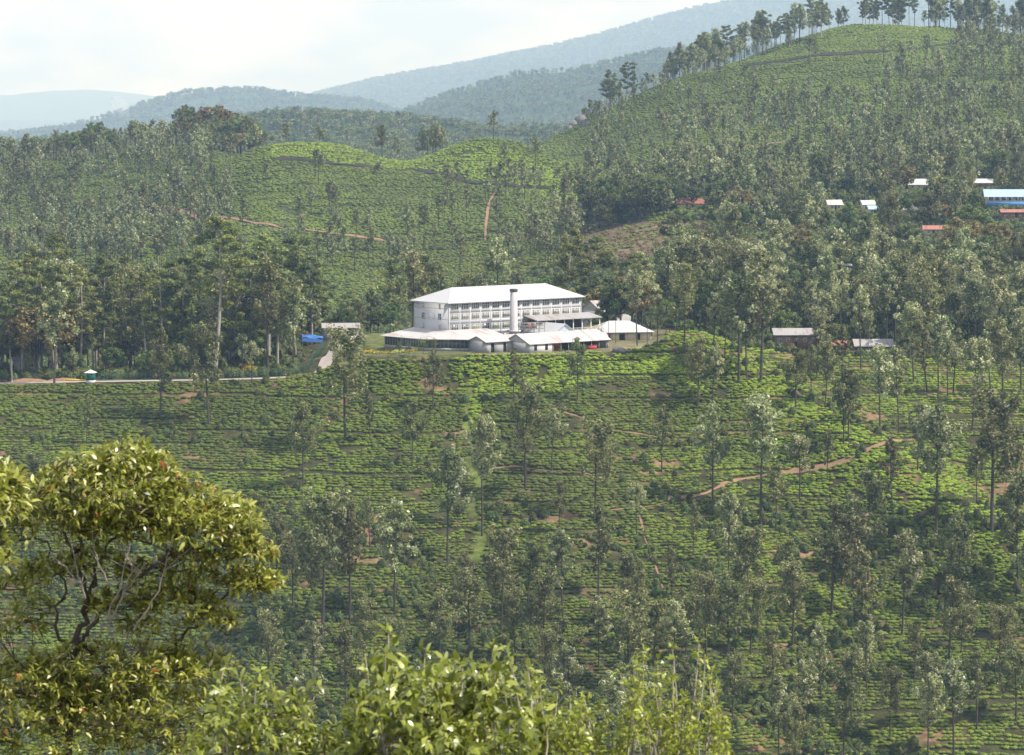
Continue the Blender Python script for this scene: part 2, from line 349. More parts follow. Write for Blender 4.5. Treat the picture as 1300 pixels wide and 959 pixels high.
def make_terrain():
    us=np.concatenate([np.arange(-1500,-120,40.),np.arange(-120,1420,3.0),np.arange(1420,2801,40.)])
    ds=np.concatenate([np.geomspace(3.2,770,110),np.arange(773,1130,1.2),np.arange(1130,2500,4.5),np.geomspace(2510,44000,360)])
    U,D=np.meshgrid(us,ds); X=(U-650)/F*D; Y=D; Z=H(X,Y)
    n,m=U.shape; I=np.arange(n*m).reshape(n,m)
    q=np.stack([I[:-1,:-1],I[:-1,1:],I[1:,1:],I[1:,:-1]],-1).reshape(-1,4)
    mb=MB(); mb.add(np.stack([X,Y,Z],-1).reshape(-1,3),q); me=mb.mesh('hills',m_ground,True)
    C=np.zeros((n,m,3)); C[:]=(.06,.06,.025)
    n1=fbm(X/14,Y/14,40)[...,None]; n2=fbm(X/60,Y/60,41)[...,None]
    C=C*(1+n1*.8)
    soil=np.array([.24,.155,.09]); w=sstep(.06,.24,n1)*(Y<1130)[...,None]*.9; C=C*(1-w)+soil*w
    far=sstep(1300,1400,Y)[...,None]; C=C*(1-far)+far*np.array([.055,.07,.025])*(1+n2*.9)
    # bright grass: strip down the gully, terrace lawns
    d,_=segdist(X,Y,GUL); w=np.exp(-(d/(2.2+4*fbm(X/9,Y/9,45)))**4)[...,None]*(.45+1.6*n1); w=np.clip(w*1.2,0,1); C=C*(1-w)+w*np.array([.15,.20,.04])
    # brown terraced slope behind the factory
    uu,vv=proj(X,Y,Z); br=(sstep(715,745,uu)*(1-sstep(890,925,uu))*sstep(275,288,vv)*(1-sstep(325,340,vv))*(Y>1350)*(Y<1750))[...,None]
    C=C*(1-br)+br*np.array([.15,.11,.07])*(1+n1)
    br=(sstep(440,480,uu)*(1-sstep(690,720,uu))*sstep(318,330,vv)*(Y>1250)*(Y<1700))[...,None]*.6; C=C*(1-br)+br*np.array([.17,.13,.08])*(1+n1)
    w=(padw(X,Y)*sstep(983,987,Y-np.maximum(0,X-8)*.55))[...,None]*.9; C=C*(1-w)+w*np.where((X<-14)[...,None],np.array([.13,.15,.05]),np.array([.20,.18,.10]))*(1+n1)
    w=(sstep(2600,2800,Y))[...,None]; C=C*(1-w)+w*np.array([.05,.075,.035])*(1+n2*1.2)
    ca=me.color_attributes.new('cover','FLOAT_COLOR','POINT'); A=np.ones((n*m,4),np.float32); A[:,:3]=np.clip(C,0,1).reshape(-1,3); ca.data.foreach_set('color',A.ravel())
    tag(link('hills',me),kind='structure')
make_terrain()
def ribbon(name, pts, hw, mat, lift=.12, z=None, rows=4, step=1.5, jit=0.15, label=None):
    pts=np.array(pts,float); seg=np.hypot(*(pts[1:]-pts[:-1]).T); L=np.r_[0,np.cumsum(seg)]
    s=np.arange(0,L[-1],step); px=np.interp(s,L,pts[:,0]); py=np.interp(s,L,pts[:,1])
    for _ in range(6):
        px[1:-1]=(px[:-2]+px[1:-1]+px[2:])/3; py[1:-1]=(py[:-2]+py[1:-1]+py[2:])/3
    tx=np.gradient(px); ty=np.gradient(py); l=np.hypot(tx,ty)+1e-9; nx,ny=-ty/l,tx/l
    o=np.linspace(-1,1,rows)[:,None]*hw*(1+jit*4*fbm(s/6,s*0,77,2))[None,:]
    X=px+nx*o; Y=py+ny*o; Z=H(X,Y)+lift
    I=np.arange(X.size).reshape(X.shape); q=np.stack([I[:-1,:-1],I[1:,:-1],I[1:,1:],I[:-1,1:]],-1).reshape(-1,4)
    mb=MB(); mb.add(np.stack([X,Y,Z],-1).reshape(-1,3),q); return tag(link(name,mb.mesh(name,mat,True)),kind='structure')
for k,p in GP.items(): ribbon('path',p,.85 if k=='main' else .22,m_soil,.10,jit=.55)
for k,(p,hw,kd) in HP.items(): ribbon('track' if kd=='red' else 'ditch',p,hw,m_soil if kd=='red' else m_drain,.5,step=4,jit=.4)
ROAD=[(-175,1004),(-140,1004),(-110,1004),(-90,1004),(-76,1007),(-67,1013),(-62,1022),(-60,1036),(-58,1052),(-50,1066)]
ribbon('road',ROAD,2.4,m_road,.16,rows=5,jit=.02)

# ------------------------------------------------------------------ tree prototypes
def crown_from(cl, rad, per, size, asp, rng, flat=1., tbias=0, mat=0, up=.8, droop=0, mb=None, spread=.22):
    mb=mb or MB(); cl=np.array(cl); n=len(cl); rad=np.broadcast_to(np.asarray(rad,float),(n,))
    idx=np.repeat(np.arange(n),per); k=len(idx)
    d=rng.normal(size=(k,3)); d/=np.linalg.norm(d,axis=1)[:,None]; rr=rng.uniform(.25,1,k)**.6
    off=d*rr[:,None]*rad[idx][:,None]; off[:,2]*=flat
    c=cl[idx]+off
    nr=d*.7+rng.normal(size=(k,3))*.7+np.array([0,0,up])
    ct=rng.uniform(.2,.75,n); t=np.clip(ct[idx]+rng.normal(0,spread,k)+tbias,0,1)
    return mb.cards(c,nr,size,asp,t,rng,mat,droop)
def silver_oak(seed, H0=25, per=64, size=.70, limbs=24, width=3.4, start=.38, lean=.4):
    r=np.random.default_rng(seed); tr=MB(); ph=r.uniform(0,6.28,2); hs=np.linspace(0,1,9)
    tx=lambda t: lean*np.sin(t*3+ph[0])*t; ty=lambda t: lean*np.cos(t*2.4+ph[1])*t
    pts=np.stack([tx(hs),ty(hs),hs*H0*.97-.6*(hs==0)],1); tr.tube(pts,.26*(1-hs)**.75+.035,7)
    cl=[]; rd=[]
    for i in range(limbs):
        t=start+(1-start)*((i+r.uniform(0,1))/limbs)*.93; az=r.uniform(0,6.28)
        prof=width*(.55+.75*math.sin(min(1,(t-start)/(1-start)*1.25+.18)*math.pi*.9))*(1 if t<.8 else (1.12-t)/.32)
        L=prof*r.uniform(.45,1.15); el=math.radians(r.uniform(18,55)); b=np.array([tx(t),ty(t),t*H0*.97])
        dr=np.array([math.cos(az)*math.cos(el),math.sin(az)*math.cos(el),math.sin(el)])
        e=b+dr*L+np.array([0,0,L*.1]); tr.tube([b,b+dr*L*.5,e],[.07*(1.2-t)+.02,.04,.015],4)
        for q in (.45,.75,1.03):
            if r.random()<.78: cl.append(b+(e-b)*q+r.normal(0,.32,3)); rd.append(r.uniform(.45,1.15)*(width/4.1))
    top=np.array([tx(1.),ty(1.),H0*.97])
    for k in range(4): cl.append(top+np.array([*r.normal(0,.35,2),-.9*k+.3])); rd.append(.55+.12*k)
    cr=crown_from(cl,rd,per,size,.5,r,1.15,.03,up=.6,spread=.30)
    return tr,cr,H0
def eucalypt(seed, H0=34, per=170, size=.78, start=.35, umb=False):
    r=np.random.default_rng(seed); tr=MB(); ph=r.uniform(0,6.28,2); hs=np.linspace(0,1,10)
    tx=lambda t: 1.2*np.sin(t*2.5+ph[0])*t; ty=lambda t: 1.2*np.cos(t*2+ph[1])*t
    tr.tube(np.stack([tx(hs),ty(hs),hs*H0*.93-.6*(hs==0)],1),.42*(1-hs)**.7+.06,8)
    cl=[]; rd=[]; n=17
    for i in range(n):
        t=start+(1-start)*(i+r.uniform(0,1))/n*.92; az=i*2.4+r.uniform(-.5,.5)
        sh=(t-start)/(1-start); W=(3+4.4*math.sin(min(1,sh*1.05+.12)*math.pi*.82)) if not umb else (2.2+6.5*sh)
        L=W*r.uniform(.6,1.1); el=math.radians(r.uniform(22,50)); b=np.array([tx(t),ty(t),t*H0*.93])
        dr=np.array([math.cos(az)*math.cos(el),math.sin(az)*math.cos(el),math.sin(el)]); e=b+dr*L; md=b+dr*L*.5+np.array([0,0,-.1*L])
        tr.tube([b,md,e],[.17*(1.25-t),.09,.03],5)
        for j in range(3 if L>3 else 2):
            q=r.uniform(.55,1.05); c=b+(e-b)*q+r.normal(0,.7,3)*np.array([1,1,.4]); tr.tube([md,(md+c)/2+r.normal(0,.2,3),c],[.06,.04,.02],4)
            cl.append(c); rd.append(r.uniform(1.25,2.1))
    for k in range(4): cl.append(np.array([tx(1.)+r.normal(0,1.1),ty(1.)+r.normal(0,1.1),H0*(.95+.012*k)])); rd.append(1.3)
    return tr,crown_from(cl,rd,per,size,.45,r,.55,0,up=.9,droop=.3),H0
def broadleaf(seed, H0=15, per=100, size=.72, width=5.5):
    r=np.random.default_rng(seed); tr=MB(); hs=np.linspace(0,1,6); tr.tube(np.stack([.5*np.sin(hs*3),.4*hs,hs*H0*.6-.5*(hs==0)],1),.38*(1-hs*.75),7)
    cl=[]; rd=[]
    for i in range(58):
        az=r.uniform(0,6.28); ct=r.uniform(-.45,1); s=math.sqrt(max(0,1-ct*ct)); k=r.uniform(.5,1.05)**.6
        lob=1+.22*math.sin(3*az+seed)+.15*math.sin(5*az)
        c=np.array([math.cos(az)*s*width*k*lob, math.sin(az)*s*width*k*lob, H0*.60+ct*H0*.38*k]); cl.append(c); rd.append(r.uniform(.9,1.6))
        if i%3==0: tr.tube([(0,0,H0*.35),c*.5+np.array([0,0,H0*.2]),c],[.16,.09,.03],4)
    return tr,crown_from(cl,rd,per,size,.5,r,.8,0,up=.7),H0
def joinMB(a,b):
    m=MB(); [m.add(v,f-off,0) for v,f,off in _chunks(a)]; 
    off=m.n
    for (v,f,o),t in zip(_chunks(b),b.t): m.add(v,f-o,1,t)
    return m
def _chunks(a):
    o=0
    for v,f in zip(a.v,a.f): yield v,f,o; o+=len(v)
PROTO={}
def reg(kind, gens, leaf, bark):
    L=[]
    for (tr,cr,h),lm in zip(gens, leaf if isinstance(leaf,list) else [leaf]*len(gens)):
        L.append((tr.mesh('trunk',bark,True),cr.mesh('crown',lm),h))
    PROTO[kind]=L
reg('silver_oak',[silver_oak(100+i,H0=[24,27,22,25,28,23,26,21][i],limbs=[28,32,25,30,34,25,28,23][i],width=[4.9,4.4,5.6,4.2,4.9,6.0,3.7,5.0][i],start=[.38,.45,.34,.42,.5,.36,.3,.48][i]) for i in range(8)],
    [m_silver,m_silver,m_olive,m_silver,m_silver,m_olive,m_olive,m_silver],m_bark)
reg('far_oak',[silver_oak(200+i,H0=22,per=16,size=1.25,limbs=20,width=[3.9,4.6,3.4,4.2][i],start=[.4,.5,.3,.42][i]) for i in range(4)],[m_silver,m_olive,m_olive,m_silver],m_bark)
reg('eucalyptus_tree',[eucalypt(300+i,H0=[34,38,30,36,33][i],start=[.35,.4,.3,.5,.45][i],umb=i in(1,4)) for i in range(5)],m_euc,m_pale)
reg('broadleaf_tree',[broadleaf(400+i,H0=[15,13,18,12,14][i],width=[5.5,6,5.2,5,5.6][i]) for i in range(5)],[m_broad,m_broad,m_broad,m_warm,m_broad],m_bark)
def place_tree(kind, pi, x, y, h, label, cat, group, name=None, z=None):
    tm,cm,h0=PROTO[kind][pi%len(PROTO[kind])]
    zz=Hs(x,y) if z is None else z
    e=empty(name or kind,(x,y,zz),random.uniform(0,6.28),label,cat,group,h/h0)
    w=random.uniform(.88,1.12); e.scale=(h/h0*w,h/h0*w,h/h0); e.rotation_euler=(random.gauss(0,.03),random.gauss(0,.03),e.rotation_euler[2])
    link('trunk',tm,e); link('crown',cm,e); return e
# ------------------------------------------------------------------ scattering stuff with geometry nodes
def scatter(name, pts, scl, rz, protos, label, cat, lush=None, tilt=None, rng=R0):
    n=len(pts); me=bpy.data.meshes.new(name); me.vertices.add(n); me.vertices.foreach_set('co',np.asarray(pts,np.float32).ravel())
    def at(nm,ty,val,key='value'):
        a=me.attributes.new(nm,ty,'POINT'); a.data.foreach_set(key,np.asarray(val,np.float32 if ty!='INT' else np.int32).ravel())
    s=np.asarray(scl,float); s=np.repeat(s[:,None],3,1) if s.ndim==1 else s
    at('iscale','FLOAT_VECTOR',s,'vector'); rot=np.zeros((n,3)); rot[:,2]=rz
    if tilt is not None: rot[:,:2]=tilt
    at('irot','FLOAT_VECTOR',rot,'vector'); at('lush','FLOAT',lush if lush is not None else np.zeros(n)); at('iidx','INT',rng.integers(0,len(protos),n))
    pc=bpy.data.collections.new(name+' sources')
    for i,pm in enumerate(protos):
        o=bpy.data.objects.new('%s_%02d'%(name,i),pm); pc.objects.link(o)
    ng=bpy.data.node_groups.new(name,'GeometryNodeTree'); ng.interface.new_socket('Geometry',in_out='INPUT',socket_type='NodeSocketGeometry'); ng.interface.new_socket('Geometry',in_out='OUTPUT',socket_type='NodeSocketGeometry')
    ns=ng.nodes; gi=ns.new('NodeGroupInput'); go=ns.new('NodeGroupOutput'); ip=ns.new('GeometryNodeInstanceOnPoints'); ci=ns.new('GeometryNodeCollectionInfo')
    ci.inputs['Collection'].default_value=pc; ci.inputs['Separate Children'].default_value=True; ci.inputs['Reset Children'].default_value=True
    m2p=ns.new('GeometryNodeMeshToPoints')
    def na(nm,ty):
        a=ns.new('GeometryNodeInputNamedAttribute'); a.data_type=ty; a.inputs['Name'].default_value=nm; return a.outputs['Attribute']
    ln=ng.links; ln.new(gi.outputs[0],m2p.inputs[0]); ln.new(m2p.outputs[0],ip.inputs['Points']); ln.new(ci.outputs[0],ip.inputs['Instance']); ip.inputs['Pick Instance'].default_value=True
    ln.new(na('iidx','INT'),ip.inputs['Instance Index']); ln.new(na('iscale','FLOAT_VECTOR'),ip.inputs['Scale'])
    er=ns.new('FunctionNodeEulerToRotation'); ln.new(na('irot','FLOAT_VECTOR'),er.inputs[0]); ln.new(er.outputs[0],ip.inputs['Rotation']); ln.new(ip.outputs[0],go.inputs[0])
    o=link(name,me); md=o.modifiers.new('scatter','NODES'); md.node_group=ng
    return tag(o,label,cat,kind='stuff')
def bush_proto(seed, n=110, leafs=150, mat=None, flat=.55, size=.2, r=.75):
    rg=np.random.default_rng(seed); mb=MB(); 
    # lumpy core
    k=10; rows=[]
    an=np.arange(k)*2*math.pi/k
    for zz,rr in ((-.25,.8),(.12,1.0),(.36,.86),(.5,.5)):
        rows.append(np.stack([np.cos(an)*rr*r*rg.uniform(.82,1.12,k),np.sin(an)*rr*r*rg.uniform(.82,1.12,k),np.full(k,zz*flat*1.6)+rg.uniform(-.06,.06,k)],1))
    V=np.vstack(rows+[np.array([[0,0,.56*flat*1.6]])]); I=np.arange(4*k).reshape(4,k); q=np.stack([I[:-1],np.roll(I,-1,1)[:-1],np.roll(I,-1,1)[1:],I[1:]],-1).reshape(-1,4)
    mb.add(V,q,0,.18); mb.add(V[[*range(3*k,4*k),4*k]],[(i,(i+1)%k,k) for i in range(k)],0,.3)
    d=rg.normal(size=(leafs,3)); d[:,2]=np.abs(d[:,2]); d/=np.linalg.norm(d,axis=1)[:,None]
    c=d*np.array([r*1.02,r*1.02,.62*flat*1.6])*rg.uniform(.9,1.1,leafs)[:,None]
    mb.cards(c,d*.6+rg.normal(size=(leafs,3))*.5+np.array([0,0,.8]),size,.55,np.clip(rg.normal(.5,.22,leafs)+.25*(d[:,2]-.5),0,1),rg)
    return mb.mesh('bush',mat or m_tea)
#@TEA
def contour_points(x0f, x1f, y0, y1, dx, dz, tilt, stepy, seed):
    """points on contour rows; x range scales with distance"""
    rg=np.random.default_rng(seed); ys=np.arange(y0,y1,stepy)
    xs=np.arange(x0f*y1,x1f*y1,dx)
    out=[]
    for x in xs:
        xx=x+.25*dx*np.sin(ys*.05)
        z=H(xx,ys); s=z+tilt*ys+.35*fbm(xx/7,ys/7,seed+1,2)
        k=np.floor(s/dz); m=np.nonzero(k[1:]!=k[:-1])[0]
        if len(m)==0: continue
        yy=ys[m]; row=np.maximum(k[m+1],k[m]); o=np.stack([xx[m],yy,z[m],row],1)
        out.append(o[(np.abs(o[:,0])<=np.maximum(abs(x0f),abs(x1f))*o[:,1]+dx)])
    a=np.vstack(out); a[:,0]+=rg.uniform(-.5,.5,len(a))*dx; a[:,1]+=rg.uniform(-.2,.2,len(a))*dx; a[:,2]=H(a[:,0],a[:,1]); return a,rg
def visible(x,y,z,margin=60,dx=0):
    u,v=proj(x,y,z); return (u>-margin)&(u<1300+margin)&(v>-margin)&(v<959+margin)
def polymask(u,v,poly):
    c=np.zeros(u.shape,bool); n=len(poly)
    for i in range(n):
        (x1,y1),(x2,y2)=poly[i],poly[(i+1)%n]
        c^=((y1>v)!=(y2>v))&(u<(x2-x1)*(v-y1)/((y2-y1)+1e-9)+x1)
    return c
BARE=[(300,553,20,7),(470,682,12,12),(455,668,10,6),(770,494,26,5),(835,500,18,5),(560,470,14,10),(545,490,14,14),(440,510,10,4),(1015,600,14,5),(890,610,10,4),(1240,560,14,6),(720,545,9,5),(600,640,6,14),(905,552,10,4),(690,470,6,6),(180,590,8,4),(640,560,10,4)]
def tea_near():
    a,rg=contour_points(-.2,.2,765,1100,1.15,.62,.05,.35,51)
    x,y,z,row=a.T; m=visible(x,y,z,120)
    u,v=proj(x,y,z)
    keep=m&(rg.random(len(x))>.05)
    for k,p in GP.items():
        d,_=segdist(x,y,p); keep&=d>(1.15 if k=='main' else .6)
    d,_=segdist(x,y,GUL); keep&=d>1.5+3.0*fbm(x/6,y/6,8)
    d,_=segdist(x,y,ROAD); keep&=d>4.2
    keep&=(padw(x,y)<.6)|(y<984+(x>-14)*6+np.maximum(0,x-8)*.55)
    for (bu,bv,ru,rv) in BARE: keep&=((u-bu)/ru)**2+((v-bv)/rv)**2+1.6*fbm(x/3,y/3,9)>1
    crest=np.interp(u,[-200,345,420,450,800,860,1000,1300],[1001,1001,1001,998,1010,1085,1100,1100]); keep&=y<crest
    keep&=fbm(x/5,y/4,60)<.17
    gap=((row%11==0)&(fbm(x/30,y/30,61)>-.05))|((row%17==3)&(fbm(x/30,y/30,64)>.0)); keep&=~gap
    weed=polymask(u,v,[(575,448),(830,440),(870,470),(900,500),(850,480),(760,480),(690,505),(640,500),(615,520),(610,560),(590,560),(588,500)])
    s=rg.uniform(.8,1.3,len(x))*(1+.5*fbm(x/18,y/18,62))
    lush=np.clip(.10+.95*fbm(x/30,y/24,63)+.45*fbm(x/5,y/5,65)+.12*sstep(-20,60,x),0,1)
    lush=np.where(weed,.85+.6*fbm(x/4,y/4,66),lush)
    spur,_=segdist(x,y,SPUR); lush=np.clip(lush+.75*np.exp(-(spur/13)**2),0,1)
    lush=np.clip(lush+.3*(x>60)*(y>985)+.15*sstep(20,80,x),0,1)
    grassy=(v<505)&(u<590)&(u>330); lush=np.where(grassy,np.clip(lush+.25,0,1),lush)
    sc=np.stack([s*1.08,s*.98,s*rg.uniform(.72,1.05,len(x))],1)
    sel=keep
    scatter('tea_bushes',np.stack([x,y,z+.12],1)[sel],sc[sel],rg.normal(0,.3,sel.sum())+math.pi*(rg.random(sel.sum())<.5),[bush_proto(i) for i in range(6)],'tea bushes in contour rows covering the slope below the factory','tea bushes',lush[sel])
    print('tea near',sel.sum())
tea_near()
FORESTM = lambda u,v,y: None
def tea_far():
    a,rg=contour_points(-.2,.2,1450,2480,2.1,.62,.10,1.0,71)
    x,y,z,row=a.T; u,v=proj(x,y,z); keep=visible(x,y,z,60)
    for k,(p,hw,kd) in HP.items():
        d,_=segdist(x,y,p); keep&=d>hw+(1.6 if kd=='dark' else .8)
    keep&=~((u>735)&(u<905)&(v>280)&(v<332)&(y<1750)&(rg.random(len(x))<.8))
    keep&=fbm(x/9,y/9,72)<.22
    gap=((row%8==0)&(fbm(x/50,y/50,73)>-.02)); keep&=~gap
    # keep only slopes that face or nearly face the camera
    zz=H(x,y+6); slope=(zz-z)/6; keep&=slope>-.12
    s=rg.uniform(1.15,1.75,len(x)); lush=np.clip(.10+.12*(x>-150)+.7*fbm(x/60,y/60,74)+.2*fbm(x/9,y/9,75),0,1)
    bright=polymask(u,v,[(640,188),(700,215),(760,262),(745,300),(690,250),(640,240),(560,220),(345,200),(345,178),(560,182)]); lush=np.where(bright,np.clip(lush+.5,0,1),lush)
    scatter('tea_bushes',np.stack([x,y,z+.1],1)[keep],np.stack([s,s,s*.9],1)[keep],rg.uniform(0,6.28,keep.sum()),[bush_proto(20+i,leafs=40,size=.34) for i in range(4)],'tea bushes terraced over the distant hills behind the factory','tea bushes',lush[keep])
    print('tea far',keep.sum())
tea_far()
#@BUILDINGS
L_=np.array([.777,.63]); W_=np.array([-.63,.777]); AR=math.atan2(.63,.777); C0=np.array([-20.45,1010.0])
def lw(l,w): p=C0+L_*l+W_*w; return float(p[0]),float(p[1])
def gable_roof(mb,l,w,h0,h1,ov=.5,th=.14,mat=0):
    """ridge along x; footprint 0..l, 0..w"""
    for s in (0,1):
        y0=-ov if s==0 else w+ov; sl=(h1-h0)/(w/2); z0=h0-ov*sl
        mb.prism([(-ov,y0,z0),(l+ov,y0,z0),(l+ov,w/2,h1),(-ov,w/2,h1)],(0,0,.01),(0,0,th),mat)
def window(parent,c,w,h,axis,glass,n=4,sill=True,depth=.10):
    """axis 'x': wall runs along x facing -y ; 'y': wall runs along y facing -x"""
    g=MB(); f=MB(); t=.09
    if axis=='x':
        g.box((c[0],c[1]-.02,c[2]),(w,.05,h))
        for k in range(n+1): f.box((c[0]-w/2+w*k/n,c[1]-depth,c[2]),(t,.08,h+.1))
        for zz in (-h/2-.04,h/2+.04,h*.12): f.box((c[0],c[1]-depth-.005,c[2]+zz),(w+.1,.06,t*.8))
    else:
        g.box((c[0]-.02,c[1],c[2]),(.05,w,h))
        for k in range(n+1): f.box((c[0]-depth,c[1]-w/2+w*k/n,c[2]),(.08,t,h+.1))
        for zz in (-h/2-.04,h/2+.04,h*.12): f.box((c[0]-depth-.005,c[1],c[2]+zz),(.06,w+.1,t*.8))
    wo=part('window',g,glass,parent); part('frame',f,m_frame,wo)
def factory():
    r=empty('tea_factory',(C0[0],C0[1],PADZ),AR,'long white tea factory with rows of windows and a white hipped roof','factory')
    Lb,Wb,He=56.0,18.0,14.7
    w=MB(); w.box((Lb/2,Wb/2,He/2-.6),(Lb,Wb,He+1.2)); part('wall',w,m_white,r)
    b=MB()
    for zc in (12.35,8.75,5.2): b.box((Lb/2,-.03,zc-.35),(Lb+.06,.08,1.1)); 
    for k in range(14): b.box((.35+k*(Lb-.7)/13,-.06,He/2),(.32,.14,He-.1))
    b.box((-.03,Wb/2,He-1.9),(.08,Wb+.1,.18)); b.box((-.03,Wb/2,He-5.3),(.08,Wb+.1,.18))
    part('wall_band',b,m_band,r)
    rf=MB(); ov=1.0; zr=He+4.2; A=[(-ov,-ov,He-.1),(Lb+ov,-ov,He-.1),(Lb+ov,Wb+ov,He-.1),(-ov,Wb+ov,He-.1)]; R1=(8.2,Wb/2,zr); R2=(Lb-8.2,Wb/2,zr)
    for q in ([A[0],A[1],R2,R1],[A[2],A[3],R1,R2],[A[3],A[0],R1],[A[1],A[2],R2]): rf.prism(q,(0,0,0),(0,0,.18))
    rf.box((Lb/2,Wb/2,He-.16),(Lb+1.8,Wb+1.8,.1)); ro=part('roof',rf,m_roofw,r)
    rc=MB(); rc.tube([R1,R2],.2,6)
    for a,bq in ((A[0],R1),(A[1],R2),(A[3],R1)): rc.tube([np.array(a)+(0,0,.15),np.array(bq)+(0,0,.1)],.14,6)
    part('ridge_cap',rc,m_roofw,ro)
    for ri,(zc,hh) in enumerate(((13.45,1.75),(10.25,1.75),(6.75,1.75),(3.2,1.7))):
        for k in range(13):
            x=2.55+k*4.24; window(r,(x,-.02,zc),2.9,hh,'x',m_paneg if (ri in(1,) or (ri==2 and k in(2,4,5,6)))else m_glass,4)
    for zc,hh,ww in ((13.4,1.6,.75),(10.1,2.0,1.6),(6.6,1.9,.75)):
        for y in (4.4,13.2): window(r,(-.02,y,zc),ww,hh,'y',m_glass,2)
    s=MB(); s.box((-.12,8.8,10.3),(.10,3.0,1.5)); s.prism([(0,7.3,9.6),(0,8.8,9.25),(0,10.3,9.6)],(-.17,0,0),(-.05,0,0)); part('sign_board',s,m_frame,r)
    for x in (.12,28.2,55.9): dp=MB(); dp.tube([(x,-.18,He-.2),(x,-.18,.2)],.07,6); part('drainpipe',dp,m_greyw,r)
    # low verandah wrapped round the gable end (glazed)
    v=MB(); g=MB(); f=MB()
    P0=(-11.5,18.6); P1=(-10.5,-1.0); P2=(-1.2,-11.8); P3=(16,-9.5)
    h=3.7; wl=[P0,P1,P2,P3]
    for a,bq in zip(wl[:-1],wl[1:]):
        a=np.array(a); bq=np.array(bq); d=bq-a; n=np.linalg.norm(d); an=math.atan2(d[1],d[0]); c=(a+bq)/2
        g.box((c[0],c[1],h/2+.45),(n,.12,h-1.0),an); v.box((c[0],c[1],.45),(n+.1,.24,.95),an); v.box((c[0],c[1],h-.12),(n+.1,.26,.24),an)
        for k in range(int(n/1.3)+1): q=a+d*min(1,k*1.3/n); f.box((q[0],q[1],h/2),(.10,.30,h),an)
    inner=[(0,18.6),(0,0),(0.1,-.1),(16,-.1)]
    ve=MB(); hi=5.9
    out=[(-12.6,20),(-11.6,-1.2),(-1.6,-13),(16.5,-10.6)]
    for i in range(3):
        a,bq=out[i],out[i+1]; c,dq=inner[i],inner[i+1]
        ve.prism([(*a,h-.05),(*bq,h-.05),(*dq,hi),(*c,hi)],(0,0,0),(0,0,.14))
    ve.prism([(-12.6,20,h-.05),(0,18.6,hi),(0,18.6,h-.05)],(0,0,0),(0,.1,0))
    vo=part('verandah_roof',ve,m_roofr,r); part('verandah_glazing',g,m_glass,r); part('verandah_wall',v,m_greyw,r); part('verandah_mullions',f,m_metal,r)
    e=MB(); e.box((6.5,-10.9,1.75),(5.2,.3,3.5),.1); part('entrance_wall',e,m_white,r)
    e=MB(); e.box((11.2,-10.35,1.45),(3.2,.25,2.9),.12); part('entrance_door',e,m_gmesh,r)
    # balcony annex at the far end
    a=MB(); a.prism([(31,-7.2,8.0),(59,-7.2,8.0),(59,0,9.3),(31,0,9.3)],(0,0,0),(0,0,.22)); part('balcony_roof',a,m_roofg,r)
    a=MB(); a.box((45,-5.6,4.0),(27,.3,.5)); a.box((45,-3,3.72),(28,6.6,.3)); part('balcony_floor',a,m_white,r)
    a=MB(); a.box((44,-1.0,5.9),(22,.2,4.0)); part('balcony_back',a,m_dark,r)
    for k in range(8):
        a=MB(); a.box((32+k*3.8,-6.3,3.9),(.22,.22,8.2)); part('post',a,m_frame,r)
    a=MB(); a.box((45.5,-6.5,5.0),(27,.07,.08)); a.box((45.5,-6.5,4.5),(27,.05,.05))
    for k in range(46): a.box((32+k*.6,-6.5,4.45),(.05,.05,1.1))
    part('railing',a,m_frame,r)
    a=MB()
    for k in range(14): a.box((59.5+k*.34,-5.2,4.0-k*.29),(.34,1.6,.07))
    for y in (-6,-4.4): a.prism([(59.3,y,4.1),(64.2,y,-.1),(64.2,y,.15),(59.3,y,4.35)],(0,-.04,0),(0,.04,0)); a.tube([(59.3,y,5.1),(64.2,y,1.0)],.04,5)
    part('stairs',a,m_metal,r)
factory()
def chimney():
    x,y=lw(21.2,-7.2); r=empty('chimney',(x,y,PADZ),AR,'tall square white chimney stack with a sooty top before the factory','chimney')
    a=MB(); a.prism([(-1.05,-1.05,0),(1.05,-1.05,0),(1.05,1.05,0),(-1.05,1.05,0)],(0,0,-.5),(0,0,0)); b=1.05; t=.80; hh=18.2
    V=[(-b,-b,0),(b,-b,0),(b,b,0),(-b,b,0),(-t,-t,hh),(t,-t,hh),(t,t,hh),(-t,t,hh)]; a.add(V,[(0,1,5,4),(1,2,6,5),(2,3,7,6),(3,0,4,7),(4,5,6,7)]); part('stack',a,m_conc,r)
    a=MB(); a.box((0,0,5.2),(3.3,3.3,.7)); part('base_collar',a,m_conc,r)
    a=MB()
    for s in ((0,-.82,1.86,.22),(0,.82,1.86,.22),(-.82,0,.22,1.42),(.82,0,.22,1.42)): a.box((s[0],s[1],hh+.25),(s[2],s[3],.9))
    part('rim',a,m_soot,r)
    a=MB()
    for y_ in (-.25,.25): a.prism([(1.02,y_-.03,5.6),(1.02,y_+.03,5.6),(.86,y_+.03,18.0),(.86,y_-.03,18.0)],(0,0,0),(.07,0,0))
    for k in range(29): a.box((1.05-.0055*k,0,5.9+k*.42),(.10,.56,.05))
    part('ladder',a,m_metal,r)
chimney()
